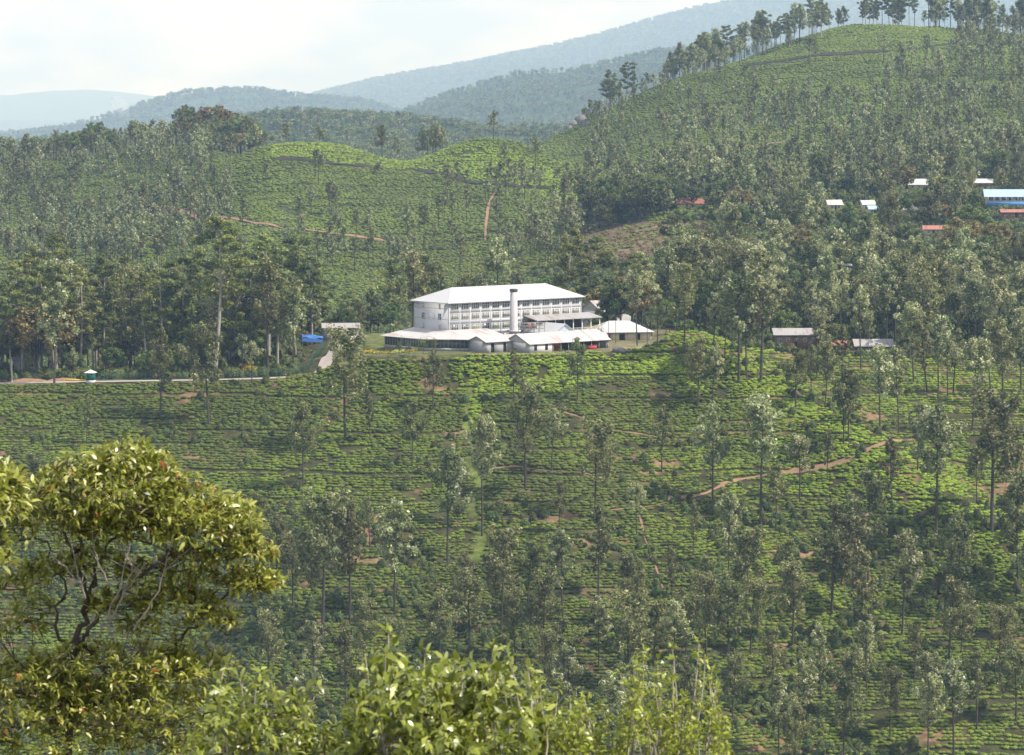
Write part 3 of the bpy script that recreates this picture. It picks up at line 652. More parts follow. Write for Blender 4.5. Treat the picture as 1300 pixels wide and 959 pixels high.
def shed(name,label,x,y,l,w,h0,h1,rz,roof,wall,z=PADZ,openings=(),front=True,cat='shed',hip=0,ov=.6,wins=(),winmat=None,group=None):
    r=empty(name,(x,y,z),rz,label,cat,group); a=MB()
    a.box((.12,w/2,h0/2-.4),(.24,w-.02,h0+.8)); a.box((l-.12,w/2,h0/2-.4),(.24,w-.02,h0+.8)); a.box((l/2,w-.12,h0/2-.4),(l-.5,.24,h0+.8))
    if not hip:
        for xx in (.12,l-.12): a.prism([(xx,0.02,h0),(xx,w-.02,h0),(xx,w/2,h1-.05)],(-.12,0,0),(.12,0,0))
    if front:
        xs=sorted(openings); p=0
        for (o0,o1) in xs+[(l,l)]:
            if o0>p: a.box(((p+o0)/2,.12,h0/2-.4),(o0-p,.24,h0+.8))
            p=o1
        for (o0,o1) in xs: a.box(((o0+o1)/2,.12,h0-.25),(o1-o0,.24,.5))
        if xs:
            for (o0,o1) in xs:
                d=MB(); d.box(((o0+o1)/2,.4,h0/2-.3),(o1-o0-.1,.1,h0-.2)); part('door',d,m_dark,r)
    else:
        k=0
        while k*3.2<l: a.box((.15+k*3.2,.1,h0/2-.4),(.18,.18,h0+.8)); k+=1
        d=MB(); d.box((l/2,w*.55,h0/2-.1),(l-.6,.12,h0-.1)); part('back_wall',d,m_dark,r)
    part('wall',a,wall,r)
    f=MB()
    if hip:
        A=[(-ov,-ov,h0-.2),(l+ov,-ov,h0-.2),(l+ov,w+ov,h0-.2),(-ov,w+ov,h0-.2)]; R1=(hip,w/2,h1); R2=(l-hip,w/2,h1)
        for q in ([A[0],A[1],R2,R1],[A[2],A[3],R1,R2],[A[3],A[0],R1],[A[1],A[2],R2]): f.prism(q,(0,0,0),(0,0,.14))
    else: gable_roof(f,l,w,h0,h1,ov)
    part('roof',f,roof,r)
    for (xx,zz,ww,hh) in wins: window(r,(xx,0,zz),ww,hh,'x',winmat or m_glass,2)
    return r
def at_px(u,d): return (u-650)/F*d
# front sheds (origin = front-left corner)
x,y=at_px(617,993),993.0; shed('front_shed','small grey gabled shed just left of the chimney foot',x,y,17,8.5,3.5,5.0,AR,m_roofr,m_greyw,openings=[(2.0,3.4),(7,8.2),(12.5,14)])
x,y=at_px(672.5,993),993.0
shed('storage_shed','long open-fronted shed with rusty white sheet roof on the crest',x,y,33,12.5,2.9,5.6,AR,m_roofr,m_greyw,front=False)
a=MB(); a.box((4.6,-.05,1.0),(9.2,.2,3.4)); r=empty('screen_wall',(x,y,PADZ),AR,'white wall panel with two dark openings under the long shed eave','wall'); part('panel',a,m_white,r)
for k in (2.3,6.8): a=MB(); a.box((k,-.18,1.6),(1.1,.06,1.9)); part('opening',a,m_dark,r)
px_,py_=x,y
def sp(l,w): return px_+L_[0]*l+W_[0]*w, py_+L_[1]*l+W_[1]*w
xx,yy=sp(11.2,.9); r=empty('firewood_stack',(xx,yy,PADZ),AR,'stack of cut orange firewood under the long shed roof','firewood'); a=MB()
for i in range(15):
    for j in range(7):
        if random.random()<.95: a.tube([(-2.2+i*.32+(j%2)*.15,-.4,.18+j*.27),(-2.2+i*.32+(j%2)*.15,.4+random.uniform(-.1,.2),.18+j*.27)],random.uniform(.12,.15),6)
part('logs',a,m_wood,r)
xx,yy=sp(11.5,.25); a=MB()
for i in range(12): a.box((i*.18-1,math.sin(i*1.3)*.05,0),(.18,.03,1.25))
r=empty('red_cloth',(xx,yy,PADZ+2.15),AR,'red cloth hung under the eave of the long shed','cloth'); part('cloth',a,m_redp,r)
xx,yy=sp(26.3,.6); a=MB(); a.box((0,0,.55),(3.4,1.2,1.1)); a.box((0,0,1.15),(3.6,1.4,.1)); r=empty('red_bin',(xx,yy,PADZ),AR,'low red bin near the right end of the long shed','bin'); part('body',a,m_redp,r)
# pale blue gabled loft, ridge runs back from the crest
x,y=at_px(704,1016),1016.0
r=empty('blue_gabled_store',(x,y,PADZ),AR,'white-roofed store with pale blue gable behind the long shed','store'); a=MB(); l,w,h0,h1=8.6,15,4.7,7.4
a.box((l/2,.1,h0/2-.3),(l,.2,h0+.6)); a.box((.1,w/2,h0/2-.3),(.2,w,h0+.6)); a.box((l-.1,w/2,h0/2-.3),(.2,w,h0+.6)); a.prism([(0,.1,h0),(l,.1,h0),(l/2,.1,h1)],(0,-.1,0),(0,.1,0)); part('wall',a,m_lblue,r)
a=MB()
for s in (0,1):
    x0=-.5 if s==0 else l+.5; a.prism([(x0,-.5,h0-.35),(l/2,-.5,h1),(l/2,w,h1),(x0,w,h0-.35)],(0,0,.01),(0,0,.14))
part('roof',a,m_roofw,r)
# tank frame and pipes between chimney and blue store
x,y=at_px(672,1006),1006.0; r=empty('tank_frame',(x,y,PADZ),AR,'rusty steel pipe frame with small tanks right of the chimney','pipe frame'); a=MB()
for i in range(5):
    for w in (0,3): a.tube([(i*2.1-2,w,0),(i*2.1-2,w,8.6)],.09,5)
for zz in (6.6,7.6,8.5):
    for w in (0,3): a.tube([(-2,w,zz),(6.4,w,zz)],.07,5)
    for i in range(5): a.tube([(i*2.1-2,0,zz),(i*2.1-2,3,zz)],.06,5)
part('pipes',a,m_metal,r)
for i,m in ((1,m_rust),(2,m_metal)):
    a=MB(); a.tube([(i*2.1-1,1.5,6.7),(i*2.1-1,1.5,6.9),(i*2.1-1,1.5,8.5),(i*2.1-1,1.5,8.6)],[.1,.7,.7,.1],12); part('tank',a,m,r)
shed('hipped_shed','low shed with white hipped sheet roof right of the long shed',at_px(757,1046),1046,19,13,2.8,6.0,.22,m_roofw,m_cream,hip=6,openings=[(2,5),(8,10),(14,15.2)],ov=1.0,z=-77)
shed('lean_shed','small low rusty-roofed shed joining the long shed and hipped shed',at_px(741,1032),1032,8,5,2.3,3.3,.3,m_roofr,m_cream,openings=[(3,6)],z=-77)
shed('rear_warehouse','grey gabled warehouse with rust-streaked roof beyond the factory right end',at_px(765,1078),1078,13,12,8.6,12.0,AR,m_roofr,m_greyw,cat='warehouse',z=-78)
shed('rear_lean_to','small rounded grey store in front of the warehouse gable',at_px(752,1070),1070,7,5,5.0,6.4,AR,m_roofg,m_greyw,z=-77.5)
# gate building by the road
shed('gatehouse','grey-roofed bluish building behind the road bend',at_px(410,1068),1068,12,7,4.0,5.2,.10,m_roofg,m_greyw,cat='building',z=Hs(at_px(425,1070),1070)+.4,openings=[(3,5),(8,9.5)])
x=at_px(398,1060); zz=Hs(x,1060); r=empty('tarpaulin_shelter',(x-4,1060,zz),.1,'bright blue tarpaulin shelter beside the road bend','shelter'); a=MB()
gx,gy=np.meshgrid(np.linspace(0,7,15),np.linspace(0,4,7)); gz=3.2-.5*np.abs(gy-2)+.35*np.sin(gx*1.3)*np.cos(gy)-.08*gx; I=np.arange(gx.size).reshape(gx.shape)
a.add(np.stack([gx,gy,gz],-1).reshape(-1,3),np.stack([I[:-1,:-1],I[:-1,1:],I[1:,1:],I[1:,:-1]],-1).reshape(-1,4)); a.add([(0,0,2.3),(7,0,1.4),(7,-.2,.4),(0,-.3,.9)],[(0,1,2,3)]); part('tarpaulin',a,m_tarp,r,smooth=True)
for px in (0,3.5,7):
    for py in (0,4): a=MB(); a.tube([(px,py,-.6),(px,py,2.2)],.06,5); part('post',a,m_metal,r)
# guard booth
x=at_px(113,1001); zz=Hs(x,1001); r=empty('guard_booth',(x,1001.5,zz),-.25,'small green guard booth with white pyramid roof beside the road','booth')
a=MB(); a.box((0,0,.3),(2.6,2.2,1.0)); part('plinth',a,m_white,r)
a=MB(); a.box((.1,0,2.0),(2.3,2.1,2.4)); part('body',a,m_gdark,r)
a=MB(); a.box((-1.12,-.1,2.0),(.14,2.15,2.4)); part('side_panel',a,m_glime,r)
a=MB(); q=[(-1.7,-1.5,3.2),(1.7,-1.5,3.2),(1.7,1.5,3.2),(-1.7,1.5,3.2),(0,0,4.2)]; a.add(q,[(0,1,4),(1,2,4),(2,3,4),(3,0,4)]); a.add(q[:4],[(0,3,2,1)]); part('roof',a,m_frame,r)
a=MB(); a.box((-.3,-1.08,2.3),(.8,.06,.8)); part('window',a,m_glass,r)
x=at_px(95,1001); r=empty('barrier',(x,1001,Hs(x,1001)),0,'long yellow painted barrier rail left of the guard booth','barrier'); a=MB(); a.box((0,0,.95),(8.2,.14,.5)); part('rail',a,m_ypaint,r)
for q in (-3.9,3.9): a=MB(); a.box((q,0,.4),(.2,.2,1.2)); part('post',a,m_ypaint,r)
# green fence along the far side of the road
def fence(pts,h,label,name='mesh_fence',mat=None,sp_=3.0,mesh=True):
    pts=np.array(pts,float); seg=np.hypot(*(pts[1:]-pts[:-1]).T); Ls=np.r_[0,np.cumsum(seg)]; n=int(Ls[-1]/sp_)+1; s=np.linspace(0,Ls[-1],n)
    X=np.interp(s,Ls,pts[:,0]); Y=np.interp(s,Ls,pts[:,1]); Z=H(X,Y); r=empty(name,(X[0],Y[0],Z[0]),0,label,'fence')
    b=np.array([X[0],Y[0],Z[0]]); m=MB()
    for i in range(n):
        a=MB(); q=np.array([X[i],Y[i],Z[i]])-b; a.tube([q-(0,0,.4),q+(0,0,h+.1)],.06,5); part('post',a,mat or m_gdark,r)
        if i<n-1:
            q2=np.array([X[i+1],Y[i+1],Z[i+1]])-b
            if mesh:
                for t in np.linspace(0,1,int(sp_/.5),endpoint=False)[1:]: c=q+(q2-q)*t; m.box(c+np.array([0,0,h/2]),(.045,.045,h))
            for hh in ([.1,h*.33,h*.66,h] if mesh else [h*.5,h]): m.tube([q+(0,0,hh),q2+(0,0,hh)],.03,4)
    part('wire_panel',m,mat or m_gmesh,r)
fence([(-133,1008.2),(-110,1008.2),(-92,1008.5),(-79,1011),(-71,1017),(-66.5,1026),(-64.5,1040),(-62.5,1052)],2.4,'long green mesh fence along the far side of the road')
fence([(-74,1001.2),(-64,1003.5),(-56.5,1008),(-54,1014)],1.5,'short low post fence on the near side of the road bend','post_fence',m_metal,3.2,False)
fence([(-49,985),(-36,984.5),(-24,985),(-12,985.5)],1.1,'low wire fence along the edge of the factory lawn','wire_fence',m_metal,2.6,False)
# lawns with yellow hedges
def lawn(cx,cy,rx,ry,label,rot=0,z=PADZ+.02):
    an=np.linspace(0,2*math.pi,41)[:-1]; px=cx+rx*np.cos(an)*math.cos(rot)-ry*np.sin(an)*math.sin(rot); py=cy+rx*np.cos(an)*math.sin(rot)+ry*np.sin(an)*math.cos(rot)
    rings=[]; 
    for k in (1,.66,.33): X=cx+(px-cx)*k; Y=cy+(py-cy)*k; rings.append(np.stack([X,Y,H(X,Y)+.16],1))
    V=np.vstack(rings+[np.array([[cx,cy,Hs(cx,cy)+.16]])]); I=np.arange(120).reshape(3,40); q=np.stack([I[:-1],np.roll(I,-1,1)[:-1],np.roll(I,-1,1)[1:],I[1:]],-1).reshape(-1,4)
    mb=MB(); mb.add(V,q); mb.add(V[[*range(80,120),120]],[(i,(i+1)%40,40) for i in range(40)]); tag(link('lawn',mb.mesh('lawn',m_lawn,True)),kind='structure')
    r=np.random.default_rng(5); t=r.uniform(0,2*math.pi,2600); X=cx+rx*np.cos(t)*math.cos(rot)-ry*np.sin(t)*math.sin(rot)+r.normal(0,.22,2600); Y=cy+rx*np.cos(t)*math.sin(rot)+ry*np.sin(t)*math.cos(rot)+r.normal(0,.22,2600)
    c=np.stack([X,Y,H(X,Y)+r.uniform(.1,.85,2600)],1)
    h=MB(); h.cards(c,r.normal(size=(2600,3))+(0,0,.8),.4,.6,r.uniform(0,1,2600),r); tag(link('hedge',h.mesh('hedge',m_yell)),label,'hedge')
lawn(-37.5,1005,7.5,17,'clipped yellow hedge ringing the oval lawn left of the factory',-.35)
lawn(-50,994,5,7.5,'lower yellow hedge ringing the small lawn near the road',-.3)
# boulder on the slope right of the sheds
def rock(x,y,s,label,seed,z=None,group=None,flat=.6):
    bpy_me=None; r=np.random.default_rng(seed); n=14; m=9; th,ph=np.meshgrid(np.linspace(0,2*math.pi,n,endpoint=False),np.linspace(.02,math.pi-.02,m)); 
    d=np.stack([np.cos(th)*np.sin(ph),np.sin(th)*np.sin(ph),np.cos(ph)],-1); k=1+.5*fbm(d[...,0]*2+seed,d[...,1]*2+d[...,2]*1.7,seed,3); V=d*(k*s)[...,None]*np.array([1,.8,flat])
    I=np.arange(n*m).reshape(m,n); q=np.stack([I[:-1],I[1:],np.roll(I,-1,1)[1:],np.roll(I,-1,1)[:-1]],-1).reshape(-1,4); mb=MB(); mb.add(V.reshape(-1,3),q)
    o=link('boulder',mb.mesh('boulder',m_rock)); o.location=(x,y,(Hs(x,y) if z is None else z)+s*.15); tag(o,label,'boulder',group)
x,y,z=hit(786,447,960,1100); rock(x,y,2.3,'pale boulder on the bright green bank right of the sheds',3,flat=.5)
for i,(u,v,s) in enumerate(((728,160,3.4),(737,155,4.4),(744,160,3.4),(723,165,2.4))):
    x,y,z=hit(u,v,2000,2450,2); rock(x,y,s,['second grey rock from the left','tallest grey rock','right-hand grey rock','smallest and leftmost grey rock'][i]+' of the outcrop on the far ridge',10+i,flat=1.0,group='rocks of the ridge outcrop')
# earth bank at the left end of the road
for (u,s,lb) in ((32,7,'pinkish earth mound at the left end of the road'),(78,6,'pinkish earth mound just left of the yellow barrier')):
    x=at_px(u,1009); gx,gy=np.meshgrid(np.linspace(-1,1,21),np.linspace(-1,1,11)); gz=np.clip(1-gx**2-gy**2,0,1)*1.1*(1+.6*fbm(gx*3+u,gy*3,9)); X=x+gx*s; Y=1010+gy*3; Z=H(X,Y)+gz-.05; I=np.arange(gx.size).reshape(gx.shape)
    mb=MB(); mb.add(np.stack([X,Y,Z],-1).reshape(-1,3),np.stack([I[:-1,:-1],I[:-1,1:],I[1:,1:],I[1:,:-1]],-1).reshape(-1,4)); tag(link('earth_mound',mb.mesh('earth_mound',m_soil,True)),lb,'earth mound')
def pole(u,d,h,label,mat,r=.12,arm=False):
    x=at_px(u,d); e=empty('pole',(x,d,Hs(x,d)),0,label,'pole'); a=MB(); a.tube([(0,0,-.5),(0,0,h)],[r,r*.7],7); part('shaft',a,mat,e)
    if arm: a=MB(); a.box((0,0,h-.5),(1.4,.1,.12)); part('cross_arm',a,mat,e)
pole(13,1008,7.5,'thin white pole at the left end of the road',m_frame)
pole(822,1012,8,'bare grey post on the bright bank right of the sheds',m_bark)
pole(773,1030,9.5,'thin dark pole standing by the low rusty shed',m_bark,.1,True)
pole(782,1034,9.8,'thin dark pole before the hipped shed roof',m_bark,.1,True)
pole(509,988,6,'slim pale lamp post at the edge of the oval lawn',m_metal,.08)
# ------------------------------------------------------------------ houses in the trees on the right
HOUSES=[]
def house(u,v,l,w,h0,h1,rz,roof,wall,label,wins=True,d0=1150,name='house',cat='house',dd=None):
    x,y,z=hit(u,v,d0,2000,2) if dd is None else (at_px(u,dd),dd,Hs(at_px(u,dd),dd))
    n=max(2,int(l/3)); ws=[((k+.5)*l/n,h0*.58,1.1,1.1) for k in range(n)] if wins else ()
    shed(name,label,x,y,l,w,h0,h1,rz,roof,wall,z=z+.3,openings=[(l*.45,l*.45+1)] if wins else [],cat=cat,wins=ws,ov=.7); HOUSES.append((u,v,x,y,l))
house(985,447,15,7,4.4,6.2,.05,m_roofg,m_brick,'long brown house with grey roof behind the silver oaks',dd=1098)
house(1052,440,7,5,3.2,4.4,.1,m_rust,m_redp,'small bright red shed among the oak trunks',dd=1104)
house(1088,443,13,8,4.2,6.2,.05,m_roofg,m_brick,'wide dark brown house half hidden by oak trunks',dd=1106)
house(860,266,16,7,2.8,4.8,.05,m_rust,m_cream,'red-roofed row house left of the village',d0=1400)
house(1154,243,11,8,3,5.6,-.05,m_roofw,m_cream,'house with broad white roof in the middle of the village',d0=1450)
house(1096,268,6,6,3,4.8,.2,m_roofw,m_cream,'white-roofed hut low in the village trees',d0=1450)
house(1104,273,5,5,2.6,4.0,.2,m_blue,m_cream,'pale turquoise-roofed hut beside the white-roofed hut',d0=1430)
house(1052,268,7,6,3,5,.2,m_roofr,m_cream,'small hut with weathered roof at the left of the village',d0=1450)
house(1148,275,6,6,3.2,4.8,.1,m_roofr,m_cream,'small cream house just below the broad white roof',d0=1430)
house(1173,300,8.5,7,2.8,4.2,-.05,m_rust,m_cream,'low house with long red roof below the village',d0=1350)
house(1236,240,10,7,3,4.8,0,m_roofw,m_brick,'white-roofed building above the blue-roofed school',d0=1500)
house(1066,345,5,4,2.6,4.2,.2,m_roofw,m_white,'tiny white hut in the dark trees above the oak belt',d0=1200)
house(982,386,10,6,3,4.6,.8,m_roofr,m_greyw,'hut with pinkish roof showing behind the silver oaks',d0=1150)
house(1205,370,6,5,2.6,4.0,.1,m_roofw,m_cream,'small pale-roofed hut in the trees far right',d0=1200)
house(18,452,7,5,4,6.0,.3,m_roofr,m_cream,'cream hut glimpsed in the trees at the far left',dd=1040)
house(1272,283,14,9,4.5,5.6,-.02,m_rust,m_brick,'dark brown building below the blue-roofed school',d0=1380)
# the school
x,y,z=hit(1253,265,1400,2000,2)
r=empty('school_building',(x,y,z+1),-.04,'long cream school with pale blue roof and bright blue lower wall','school'); l,w,h0,h1=27,9,5.6,8.2
a=MB(); a.box((l/2,w/2,h0/2-1.5),(l,w,h0+3)); a.prism([(.1,0,h0),(.1,w,h0),(.1,w/2,h1-.1)],(-.1,0,0),(.1,0,0)); part('wall',a,m_cream,r)
a=MB(); a.box((l/2,-1.2,1.2),(l+.4,2.4,2.4)); part('lower_wall',a,m_bluep,r)
a=MB(); gable_roof(a,l,w,h0,h1,1.6); part('roof',a,m_blue,r)
for k in range(8): window(r,(1.8+k*3.3,0,4.0),2.1,1.9,'x',m_glass,3)
a=MB()
for k in range(10): a.box((.2+k*2.95,-2.2,3.9),(.25,.25,3.1))
part('verandah_posts',a,m_cream,r)
HOUSES.append((1249,262,x,y,27))
#@TREES
print('buildings done')
SIL=[(69,487,370,0),(203,531,426,6),(265,541,426,2),(320,487,440,7),(438,561,432,5),(652,514,447,6),(733,510,439,2),(667,621,498,5),(549,522,455,2),
(809,439,350,4),(834,446,382,0),(385,621,525,2),(409,813,652,5),(523,595,520,2),(612,681,540,4),(568,720,584,3),(756,662,547,5),(501,779,652,0),(710,680,618,2),
(760,762,655,6),(636,805,690,5),(715,792,688,0),(796,805,720,2),(808,682,620,7),(444,792,662,2),(853,764,702,6),(905,650,525,3),(966,671,513,4),(985,674,600,2),
(1015,640,560,7),(1071,564,470,6),(1102,745,617,2),(1133,647,562,6),(1189,691,528,4),(1259,678,514,5),(925,740,640,0),(1006,826,730,5),(1056,782,660,2),(1085,790,675,5),
(1211,753,698,7),(1145,808,690,0),(1204,865,755,2),(1293,742,620,5),(1042,884,806,3),(925,862,750,2),(953,834,750,5),(895,792,720,2),(1100,877,800,0),
(1270,872,785,5),(1160,870,800,2),(938,489,357,0),(948,480,385,3),(966,484,328,1),(1010,523,450,2),(1037,477,398,7),(1047,520,442,5),(1071,477,418,6),(1093,470,372,1),
(1102,461,402,4),(1117,549,448,0),(1141,551,452,3),(1160,488,393,4),(1177,498,408,6),(1191,506,410,1),(1203,505,438,7),(1210,501,428,2),(1234,547,440,0),(1258,505,428,3),
(1273,521,418,5),(1077,561,478,2),(885,521,440,2),(904,515,446,0),(1296,500,400,1),(1030,505,440,6),(905,455,380,1),(920,462,395,4),(868,450,352,2),
(350,760,668,2),(372,775,690,5),(330,705,635,2),(470,700,640,2),(590,790,715,2),(670,770,700,2),(655,840,760,5),(760,850,770,0),(720,880,800,2),(690,905,815,5),
(830,860,780,2),(870,850,770,5),(560,860,770,2),(500,880,800,5),(440,905,815,2),(400,880,800,0),(980,900,815,2),(1080,920,840,5),(1180,925,840,0),(1240,930,845,2),(1020,930,850,0),
(930,930,845,5),(870,930,850,2),(1290,920,835,2),(1130,940,860,5),(800,935,850,0),(40,660,585,2),(340,880,790,5),(300,800,730,2),(85,660,590,2),(1220,830,760,5),(1000,770,700,2),
(880,705,640,6),(1165,600,520,3),(1050,610,550,6),(1240,640,575,2),(700,600,530,7),(470,560,500,6),(110,565,500,6),(840,600,520,6)]
ORD=['first','second','third','fourth','fifth','sixth','seventh','eighth','ninth','tenth','eleventh','twelfth','thirteenth','fourteenth','fifteenth','sixteenth','seventeenth','eighteenth','nineteenth','twentieth']
def ordw(i): return ORD[i] if i<20 else '%dth'%(i+1)
_r=np.random.default_rng(77)
for k in range(900):
    u=_r.uniform(360,1330); v=_r.uniform(755,1000)
    if u<900 and v<830: continue
    if min((abs(u-q[0])*1.0+abs(v-q[1])*.8) for q in SIL)<33: continue
    SIL.append((u,v,v-_r.uniform(85,120),int(_r.integers(0,8))))
    if len(SIL)>143: break
SLOPE=[]   # (kind, proto, x, y, h, u, v, zone, tone)
tone={0:'silvery',1:'silvery',2:'dull olive',3:'silvery',4:'silvery',5:'dull olive',6:'sparse olive',7:'silvery'}
for (u,v,vt,p) in SIL:
    x,y,z=hit(u,v,765,1130,.5)
    h=(v-vt)/F*y*(1.10+.07*sstep(690,800,v))
    SLOPE.append(['silver_oak',p,x,y,h,u,v])
rg=np.random.default_rng(99)
def too_near(x,y,L,dm): return any((x-q[2])**2+(y-q[3])**2<dm*dm for q in L)
BELT=[]
# left belt behind the road
ENV=([-60,0,40,70,100,130,180,220,250,262,272,284,300,330,360,385,410,440,460,490,520,540,575,600,635,655,690,720,745,765,800,830,860],
     [340,340,330,296,325,325,318,330,335,310,274,310,325,300,297,318,345,372,385,350,322,330,350,352,303,345,340,292,300,322,326,318,330])
def belt_tree(u,d,kind,p,h=None,lim=None):
    x=at_px(u,d); z=Hs(x,d); uu,vv=proj(x,d,z)
    if h is None: h=(vv-lim)/F*d
    BELT.append([kind,p,x,d,h,u,float(vv)])
for (u,d,kind,p,top) in [(272,1022,'eucalyptus_tree',3,274),(70,1030,'eucalyptus_tree',1,296),(340,1040,'eucalyptus_tree',0,296),(372,1024,'silver_oak',0,366),(362,1058,'eucalyptus_tree',2,300),(315,1075,'eucalyptus_tree',4,318),
   (130,1060,'eucalyptus_tree',1,322),(185,1030,'eucalyptus_tree',1,345),(232,1045,'eucalyptus_tree',4,325),(20,1050,'eucalyptus_tree',0,335),(-15,1040,'eucalyptus_tree',2,345),(395,1085,'eucalyptus_tree',2,325),
   (100,1035,'eucalyptus_tree',4,350),(155,1085,'eucalyptus_tree',0,325),(210,1080,'eucalyptus_tree',0,330),(45,1085,'eucalyptus_tree',0,320),(250,1095,'eucalyptus_tree',0,320),(290,1050,'eucalyptus_tree',2,345),
   (635,1120,'silver_oak',1,300),(722,1130,'eucalyptus_tree',0,290),(748,1140,'eucalyptus_tree',2,300),(500,1110,'silver_oak',2,330),(522,1120,'silver_oak',5,322),(540,1130,'silver_oak',2,325),(470,1120,'silver_oak',6,365),(590,1130,'silver_oak',2,352),
   (660,1150,'silver_oak',6,345),(440,1105,'eucalyptus_tree',2,368),(455,1095,'silver_oak',6,375),(700,1150,'broadleaf_tree',0,350),(775,1115,'broadleaf_tree',2,352),(790,1108,'broadleaf_tree',0,358),(800,1100,'eucalyptus_tree',2,322),
   (815,1112,'silver_oak',1,320),(845,1120,'silver_oak',0,312),(770,1090,'broadleaf_tree',3,362),(840,1090,'broadleaf_tree',4,378),(860,1105,'broadleaf_tree',1,385),(786,1066,'broadleaf_tree',0,356),(800,1068,'broadleaf_tree',3,352),(813,1070,'broadleaf_tree',2,348),(772,1068,'broadleaf_tree',4,384),(828,1066,'silver_oak',0,345),(757,1062,'broadleaf_tree',4,400),(850,1062,'broadleaf_tree',0,402),(872,1070,'broadleaf_tree',1,405),
   (480,1095,'broadleaf_tree',0,392),(495,1088,'broadleaf_tree',2,385),(430,1088,'broadleaf_tree',3,400),(680,1110,'broadleaf_tree',3,362),(655,1125,'broadleaf_tree',3,372),(560,1125,'silver_oak',6,345),(610,1135,'silver_oak',7,345)]:
    belt_tree(u,d,kind,p,lim=top)
for k in range(900):
    u=rg.uniform(-60,455); d=rg.uniform(1018,1150); x=at_px(u,d)
    if too_near(x,d,BELT,5.2) or (d<1075 and u>375) or abs(u-110)<12 and d<1030: continue
    lim=np.interp(u,*ENV)+rg.uniform(8,75)*(1.25-(d-1018)/200)
    kd='eucalyptus_tree' if rg.random()<.45 else ('broadleaf_tree' if rg.random()<.45 else 'silver_oak')
    if kd=='broadleaf_tree': lim=max(lim,rg.uniform(360,420))
    belt_tree(u,d,kd,int(rg.integers(0,8)),lim=lim)
    if len(BELT)>172: break
for k in range(300):
    u=rg.uniform(-50,372); d=rg.uniform(1013,1060); x=at_px(u,d)
    if too_near(x,d,BELT,5) or abs(u-110)<10 or segdist(np.array([x]),np.array([d]),ROAD)[0][0]<7.5: continue
    BELT.append([['broadleaf_tree','silver_oak'][k%2],int(rg.integers(0,8)),x,d,rg.uniform(8,15),u,float(proj(x,d,Hs(x,d))[1])])
    if len(BELT)>208: break
nb=len(BELT)
def blocks(u,v,top,d):  # would hide a house
    for (hu,hv,hx,hy,hl) in HOUSES:
        if d<hy-4 and hu-6<u<hu+hl*F/hy+6 and top<hv-4 and v>hv-18: return True
    return False
def hidden(u,v,top,d): return any(d<hy-2 and hu-5<u<hu+hl*F/hy+5 and top<hv-2 and v>hv-14 for (hu,hv,hx,hy,hl) in HOUSES[3:])
for k in range(1500):
    u=rg.uniform(845,1340); d=rg.uniform(1092,1210) if k%2 else rg.uniform(1100,1700); x=at_px(u,d)
    if d>1380 and (u<700): continue
    if too_near(x,d,BELT,7.4+ (d-1100)*.008): continue
    if any(abs(x-q[2]-q[4]/2)<q[4]/2+4 and -6<d-q[3]<12 for q in HOUSES): continue
    z=Hs(x,d); uu,vv=proj(x,d,z); front=d<1230
    kd='silver_oak' if rg.random()<(.75 if front else .3) else 'broadleaf_tree'; h=rg.uniform(23,35) if kd=='silver_oak' else rg.uniform(11,20)
    if d>1350 and kd=='silver_oak': h*=.85
    if blocks(u,vv,vv-h*F/d,d) and (d>1300 or rg.random()<.6): continue
    BELT.append([kd,int(rg.integers(0,8)),x,d,h,u,float(vv)])
    if len(BELT)>nb+250: break
for k in range(260): # grove below the right hill, left of the village
    u=rg.uniform(745,880); d=rg.uniform(1560,1660); x=at_px(u,d)
    if too_near(x,d,BELT,8): continue
    z=Hs(x,d); uu,vv=proj(x,d,z)
    if blocks(u,vv,vv-14*F/d,d) : continue
    BELT.append(['broadleaf_tree',int(rg.choice([0,1,2,4])),x,d,rg.uniform(11,22),u,float(vv)])
    if len(BELT)>nb+290: break
# ---- hill trees
HILL=[]
for k in range(6400):
    u=rg.uniform(-40,1340); d=rg.uniform(1480,2470); x=at_px(u,d); z=Hs(x,d); uu,vv=proj(x,d,z)
    if vv>345: continue
    dens=.30+1.1*fbm(x/70,d/90,91)+.5*sstep(1650,1500,d)
    if u>700: dens+=.30*sstep(90,200,vv)
    if u>1120: dens+=.35
    if u<275: dens+=.26
    if 300<u<740: dens-=.17
    if 330<u<740 and vv<235: dens-=.22
    if 920<u<1210 and vv<80: dens-=.75
    if u>700: dens-=.20
    if (735<u<905) and 280<vv<335 and d<1750: continue
    if rg.random()>dens: continue
    if any(abs(x-q[2]-q[4]/2)<q[4]/2+6 and -30<d-q[3]<14 for q in HOUSES): continue
    if hidden(u,vv,vv-19*F/d,d): continue
    HILL.append(['far_oak',int(rg.integers(0,4)),x,d,rg.uniform(11,21),u,float(vv)])
# groves of taller trees on the skyline
def grove(us,d,n,h,kinds,seed):
    r=np.random.default_rng(seed)
    for k in range(n):
        u=r.uniform(*us); dd_=r.uniform(*d); x=at_px(u,dd_); kd=kinds[int(r.integers(0,len(kinds)))]
        vv=float(proj(x,dd_,Hs(x,dd_))[1]); GROVE.append([kd,int(r.integers(0,8)),x,dd_,r.uniform(*h),u,vv])
GROVE=[]
grove((845,905),(2250,2400),18,(18,28),['eucalyptus_tree','silver_oak'],1); grove((890,1045),(2350,2450),40,(20,33),['eucalyptus_tree','eucalyptus_tree','silver_oak'],2); grove((1040,1075),(2400,2470),3,(20,28),['silver_oak'],7)
grove((850,1045),(2330,2440),22,(13,20),['silver_oak'],12); grove((1170,1330),(2380,2450),18,(13,20),['silver_oak'],13); grove((1090,1160),(2400,2470),16,(22,31),['eucalyptus_tree'],3); grove((1175,1330),(2400,2480),40,(22,36),['eucalyptus_tree','silver_oak'],4)
